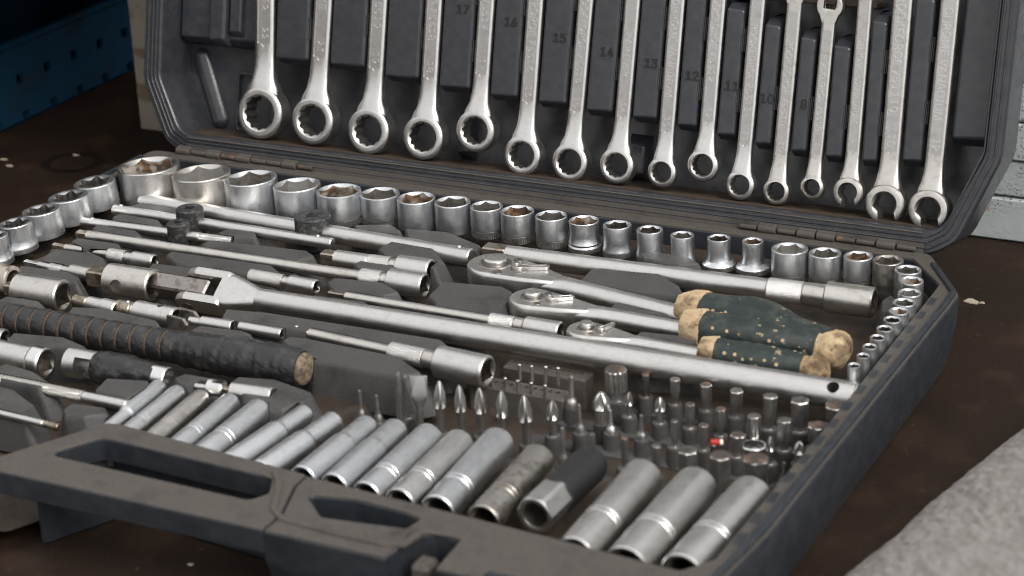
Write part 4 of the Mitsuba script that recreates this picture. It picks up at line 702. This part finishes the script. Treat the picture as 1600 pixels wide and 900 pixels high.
# ------------------------------------------------------------------ lid, leaning back 13 degrees; local u along the hinge, v up the lid, w out of it
cL, sL = math.cos(math.radians(13)), math.sin(math.radians(13))
LM = np.array([[1, 0, 0, 0], [0, sL, -cL, 0], [0, cL, sL, 55], [0, 0, 0, 1.]])
louter = rnd(Polygon([(-36, 420), (-36, 44), (-15, 2), (2, -7), (545, -7), (561, 3), (582, 56), (582, 420)]), 16)
linner = rnd(Polygon([(-21, 409), (-21, 48), (-1, 9), (550, 9), (571, 58), (571, 409)]), 13)
part(case, 'lid_shell', xf(slab(louter.difference(linner), [(-46, 3), (-40, .6), (-3, 0), (-1, .4), (0, 1.4)]), LM), 'lid_plastic', 40, 'open lid leaning back with a grooved rim')
part(case, 'lid_back', xf(slab(linner.buffer(2), [(-46, 0), (-41, 0)]), LM), 'lid_plastic', 30)
for o, w, hgt in ((3.6, 1.3, 1.0), (7.4, 1.3, 1.2), (10.4, 1.1, 1.0)):
    bead = louter.buffer(-o).difference(louter.buffer(-o - w))
    part(case, 'lid_bead', xf(slab(bead, bev(-.6, hgt, .55)), LM), 'lid_plastic', 40)
for o, w in ((13.6, 1.0),):      # ridges that run along the lower lip only
    part(case, 'lip_ridge', xf(rbox(535, w, 2, .45), LM @ trans(272, -7 + o, -.6)), 'case_plastic', 30)
part(case, 'lid_floor', xf(rbox(553, 2.0, 36, .4), LM @ trans(272.5, 9.2, -41)), 'tray_plastic', 30, 'brown dust on the lower inner wall of the lid')
part(case, 'lip_face', xf(rbox(536, 8.0, 1.2, .5), LM @ trans(273, -2.2, -.3)), 'case_plastic', 30)
SPH = np.asarray(trimesh.creation.icosphere(2, 1.0).vertices)
def lblock(u0, u1, v0, v1, w0, w1, b=3., dr_=4., sh=0., name='lid_block', mat='lid_plastic'):
    pts = []; b = min(b, (u1 - u0) * .42)
    for u, su in ((u0, -1), (u1, 1)):
        for v, sv in ((v0, -1), (v1, 1)):
            d = sh * (v - v0); r = b if su > 0 else b * .6
            pts += [SPH * r + (u - su * r + d, v - sv * (r + 3.5), w1 - r), SPH * r + (u - su * r + d, v - sv * r, w1 - r - 5.5), np.array([[u + su * .8 + d, v + sv * dr_ * .5, w0]])]
    return part(case, name, xf(m3.Manifold.hull_points(np.vstack(pts).astype(np.float32)), LM), mat, 40)
WR = [  # size text, ring centre and diameter, top of the shaft, shaft width, total length, marking, ring kind
 (22, (61.1, 29.5, 37), (58, 108.1), 15.2, 262, '75522'), (21, (104.1, 28.6, 33.5), (105.2, 111.9), 14, 250, 'CHROME'), (19, (148.8, 26.3, 32.6), (149, 115.4), 12.8, 240, 'ROCKFORCE 75519'), (18, (191.3, 26.5, 30.8), (191.2, 118.7), 12.4, 235, 'ROCKFORCE 75518'),
 (17, (230.1, 35, 28.7), (230.5, 121.8), 11.8, 226, 'ROCKFORCE 75517'), (16, (265.8, 22.6, 27.1), (266, 124.7), 11.8, 220, 'ROCKFORCE 75516'), (15, (300.4, 21.8, 25.6), (302, 127.5), 10.8, 210, 'ROCKFORCE 75515'), (14, (333.6, 23.5, 24.2), (334.6, 130.1), 10.6, 200, 'PARTNER'),
 (13, (365, 22.6, 20.2), (364.8, 132.5), 10.6, 190, 'CHROME VANADIUM'), (12, (392.4, 30.3, 21.1), (392.2, 134.7), 10.4, 180, 'ROCKFORCE 75512'), (11, (418.3, 20.6, 19.5), (418.3, 136.8), 10, 170, 'ROCKFORCE 75511'), (10, (442.3, 19.4, 17.6), (442.3, 138.7), 9.6, 124, 'ROCKFORCE 75510'),
 (8, (465.2, 24.6, 15.6), (465.1, 132.7), 8.6, 108, 'ROCKFORCE 75508'), (9, (488.7, 24.6, 19.1), (486.8, 142.2), 9, 130, 'CHROME VANADIUM'), (10, (512.6, 20.4, 24.4), (510.1, 144.1), 12, 180, 'ROCKFORCE 751110'), (12, (539.8, 20.2, 25.1), (538.8, 146.3), 11.6, 190, 'CHROME VANADIUM'),
]
ax = []
for i, (size, (u, v, D), top, w, Lw, mark) in enumerate(WR):
    d = np.array(top) - (u, v); d /= np.linalg.norm(d); ax.append((u, v, d)); flare = i >= 13
    name = 'flare_nut_wrench' if flare else 'combination_wrench'
    if flare: lab = ['smallest open ringed flare nut wrench, left of the two larger ones', 'middle flare nut wrench with a wide gap in its ring', 'largest flare nut wrench, at the right end of the lid'][i - 13]
    else: lab = f'{ORD[i]} combination wrench from the left in the lid' + (', largest ring' if i == 0 else ', smallest, its open jaw in view' if i == 12 else f', marked {size}' if i not in (7,) else ', with pitted worn lettering')
    k = thing(name, lab, 'wrench', 'wrenches hanging in the lid')
    M = LM @ np.array([[d[1], d[0], 0, u], [-d[0], d[1], 0, v], [0, 0, 1, -12], [0, 0, 0, 1.]])   # local y along the shaft, z out
    R = D / 2; tr = D * .155 + 1.6; ts = 2.9 if D > 22 else 2.5
    zc = 1.0
    ring = man(polar([(-tr + zc, R - 2.2), (-tr + zc + .7, R - .8), (-tr + zc + 2, R), (tr + zc - 2.2, R), (tr + zc - .9, R - .7), (tr + zc - .2, R - 1.9), (tr + zc, R - 2.8)], 56)) if not flare else \
        man(polar([(-tr - 1, R - 2), (-tr + 1, R), (tr, R), (tr + 1.2, R - .8), (tr + 1.8, R - 2.2)], 56))
    n = 40; th = np.arange(n) * 2 * np.pi / n
    def sup(a_, b_, e): return 1 / ((np.abs(np.cos(th)) / a_) ** e + (np.abs(np.sin(th)) / b_) ** e) ** (1 / e)
    Q = np.array([[1, 0, 0, 0], [0, 0, 1, 0], [0, -1, 0, 0], [0, 0, 0, 1.]])      # loft axis z -> wrench y
    nk = R * .35
    body = man(xf(polar([(nk, sup(R * .86, tr * .98, 3), 0, -zc), (R * .62, sup(R * .76, tr * .96, 3), 0, -zc), (R * .95, sup(R * .62 + w * .06, tr * .92, 3), 0, -zc), (R * 1.3, sup(w * .60, tr * .76, 3.2), 0, -zc * .7), (R * 1.75, sup(w * .53, ts * 1.18, 4), 0, -zc * .2), (R * 2.3, sup(w * .5, ts, 5)), (Lw, sup(w * .5, ts, 5))], n), Q))
    body = ring + body
    # open jaw at the top
    jr = max(w * .98, R * 1.02); jaw = Point(0, Lw + jr * .5).buffer(jr, 16).union(Polygon([(-w / 2, Lw - jr * .8), (w / 2, Lw - jr * .8), (jr * .8, Lw), (-jr * .8, Lw)])).buffer(1.5).buffer(-1.5)
    jaw = jaw.difference(affinity.rotate(sbox(-jr * .46, Lw + jr * .3, jr * .46, Lw + jr * 3), -15 if i != 12 else -4, origin=(0, Lw + jr * .3)))
    jaw = rnd(jaw if jaw.geom_type == 'Polygon' else max(jaw.geoms, key=lambda g: g.area), .6)
    body = body + man(slab(jaw, bev2(-ts * .99, ts * .99, .9)))
    rin = R * (.665 if not flare else .60)
    if flare:
        body = body - prism(hexa(rin * 1.8, .25), -20, 20) - m3.Manifold.cylinder(2.5, rin * .85, rin * 1.12, 40).translate([0, 0, tr - .4])
        body = body - prism(affinity.rotate(Polygon([(-rin * .72, 0), (rin * .72, 0), (rin * .66, -3 * R), (-rin * .66, -3 * R)]), [10, 14, 14][i - 13], origin=(0, 0)), -20, 20)
    else: body = body - prism(star(144, rin * .90, rin, 12, .2), -20, 20) - m3.Manifold.cylinder(2.0, rin * .9, rin * 1.12, 56).translate([0, 0, tr + zc - 1.6])
    p0, p1, pw = R * 2.6, Lw - jr * 1.25, w * .36
    panel = rnd(Polygon([(-pw, p0), (pw, p0), (pw, p1), (-pw, p1)]), pw * .3).union(Polygon([(-pw * .55, p0 + 1), (pw * .55, p0 + 1), (0.1, p0 - pw * .5), (-.1, p0 - pw * .5)])).buffer(.3).buffer(-.3)
    body = body - man(slab(panel, [(ts - .7, .3), (ts + 2, -.0)]))
    v_, f_ = arr(body); c = v_[f_].mean(1); ins = (np.hypot(c[:, 0], c[:, 1]) < rin * 1.02) & (np.abs(c[:, 2] - zc) < tr - .9) & (c[:, 1] < R) if not flare else np.zeros(len(c), bool)
    e_ = v_[f_]; nz = np.cross(e_[:, 1] - e_[:, 0], e_[:, 2] - e_[:, 0]); nz = nz[:, 2] / (np.linalg.norm(nz, axis=1) + 1e-12); pan = (nz > .99) & (np.abs(c[:, 2] - (ts - .7)) < .04) & (c[:, 1] > p0 - pw)
    part(k, 'body', xf((v_, f_[~ins & ~pan]), M), 'steel_warm' if i > 10 else 'steel', 32); part(k, 'panel', xf((v_, f_[pan]), M), 'steel_panel', False)
    if ins.any(): part(k, 'ring_bore', xf((v_, f_[ins]), M), 'steel_dull' if i % 3 else 'steel_dark', 30)
    th_ = min(w * .42, 5.4)
    TR = np.array([[0, 1, 0, 0], [-1, 0, 0, 0], [0, 0, 1, 0], [0, 0, 0, 1.]])       # text reads down the shaft
    s1 = text(str(size), th_ * .95, .55); part(k, 'size_mark', xf(s1, M @ trans(-th_ * .45, p0 + th_ * 2.2, ts - .72) @ TR), 'steel', False)
    s2 = text(mark, th_, .62); wid = s2[0][:, 0].max(); av = min(wid * 1.0, p1 - p0 - th_ * 4); s2[0][:, 0] *= min(1.25, av / wid)
    part(k, 'lettering', xf(s2, M @ trans(-th_ * .5, p0 + th_ * 3.6 + s2[0][:, 0].max() + [4, 14, 8, 6, 12, 2, 2, 10, 6, 10, 6, 4, 2, 4, 6, 4][i], ts - .72) @ TR), 'steel', False)
# raised blocks between the wrenches
NUM = {3: ('17', (212.9, 114.5)), 4: ('16', (248.9, 109.1)), 5: ('15', (284.9, 101.7)), 6: ('14', (319.1, 95.6)), 7: ('13', (350.3, 91.1)), 8: ('12', (378.8, 86)), 9: ('11', (405.9, 82.1)), 10: ('10', (429.8, 76.5)), 11: ('8', (454.1, 75.3))}
for i in range(15):
    (u0, v0, d0), (u1, v1, d1) = ax[i], ax[i + 1]; vb = [65, 65, 61, 58, 56, 55, 53, 52, 50, 47, 44, 42, 41, 41, 44][i]; vt = {9: 134, 10: 126, 11: 120, 12: 117, 13: 117, 14: 150}.get(i, 300)
    if i == 13: vt = 134
    w0, w1 = WR[i][3], WR[i + 1][3]
    def xa(q, vv): return q[0] + q[2][0] / q[2][1] * (vv - q[1])
    l, r = xa(ax[i], vb) + w0 / 2 + 1.2, xa(ax[i + 1], vb) - w1 / 2 - 2.4; sh = .5 * (d0[0] / d0[1] + d1[0] / d1[1])
    bk = lblock(l, r, vb, vt, -41, -10.5, 2.6, 4.5, sh)
    for q in (0, 1):
        vv = vb + 18 + q * 38 + (i * 7) % 9
        if vv + 16 > vt - 5: continue
        for j in range(3):
            part(bk, 'grip_rib', xf(rbox(.9, 15, 5 - j, .35), LM @ trans(r - .9 + j * .95 + sh * (vv + 8 - vb), vv + 8, -15.5)), 'lid_plastic', 30)
    if i in NUM:
        t = text(NUM[i][0], 5.8, .9, True); part(bk, 'number', xf(t, LM @ trans(NUM[i][1][0] - t[0][:, 0].max() / 2, NUM[i][1][1] - 2.9, -10.6)), 'number_plastic', False)
lblock(-20, 47, 72, 300, -41, -22, 3, 4); lblock(8, 22, 72, 300, -23, -16, 3, 1); lblock(547.5, 571, 60, 300, -41, -12, 4, 3)
lblock(24, 34, 79, 300, -23, -18, 2, 1)
pts = np.vstack([SPH * np.array([8.5, 8.5, 8.5]) + q for q in ((-13, 60, -44.5), (5, 17, -44.5))])
part(case, 'lid_rib', xf(m3.Manifold.hull_points(pts.astype(np.float32)), LM), 'lid_plastic', 60)
rec = rnd(Polygon([(22, 12), (22, 52), (50, 52), (50, 12)]), 3)
part(case, 'lid_recess', xf(slab(rec.buffer(2).difference(rec), bev(-41, -37, 1)), LM), 'lid_plastic', 40)
part(case, 'lid_ledge', xf(rbox(98, 4, 24, .8), LM @ trans(443, 139, -41)), 'tray_plastic', 30, 'dusty ledge moulded across the lid'); lblock(330, 344, 12, 40, -41, -30, 3, 3); lblock(205, 215, 12, 44, -41, -30, 3, 3)
# hinge: knuckles and rusty pin pieces along the gap
for u0, u1, seq in ((-2, 112, 'kpkrkppkr'), (424, 538, 'pkpkkrpkp')):
    n = len(seq); du = (u1 - u0) / n
    for j, c in enumerate(seq):
        r = 2.8 if c == 'k' else 1.7
        part(case, 'hinge_knuckle' if c != 'r' else 'hinge_pin', xf(cyl(r, 0, du - 1.2, 20, .4), frame((u0 + j * du, -3.2, 52.2), (u0 + j * du + 1, -3.2, 52.2))), 'case_plastic' if c != 'r' else 'rusty_pin', 40)
        if c == 'k': part(case, 'hinge_strap', xf(rbox(du - 1.4, 7, 2.4, .5), trans(u0 + (j + .5) * du - .6, .6, 53.2)), 'case_plastic', 30)
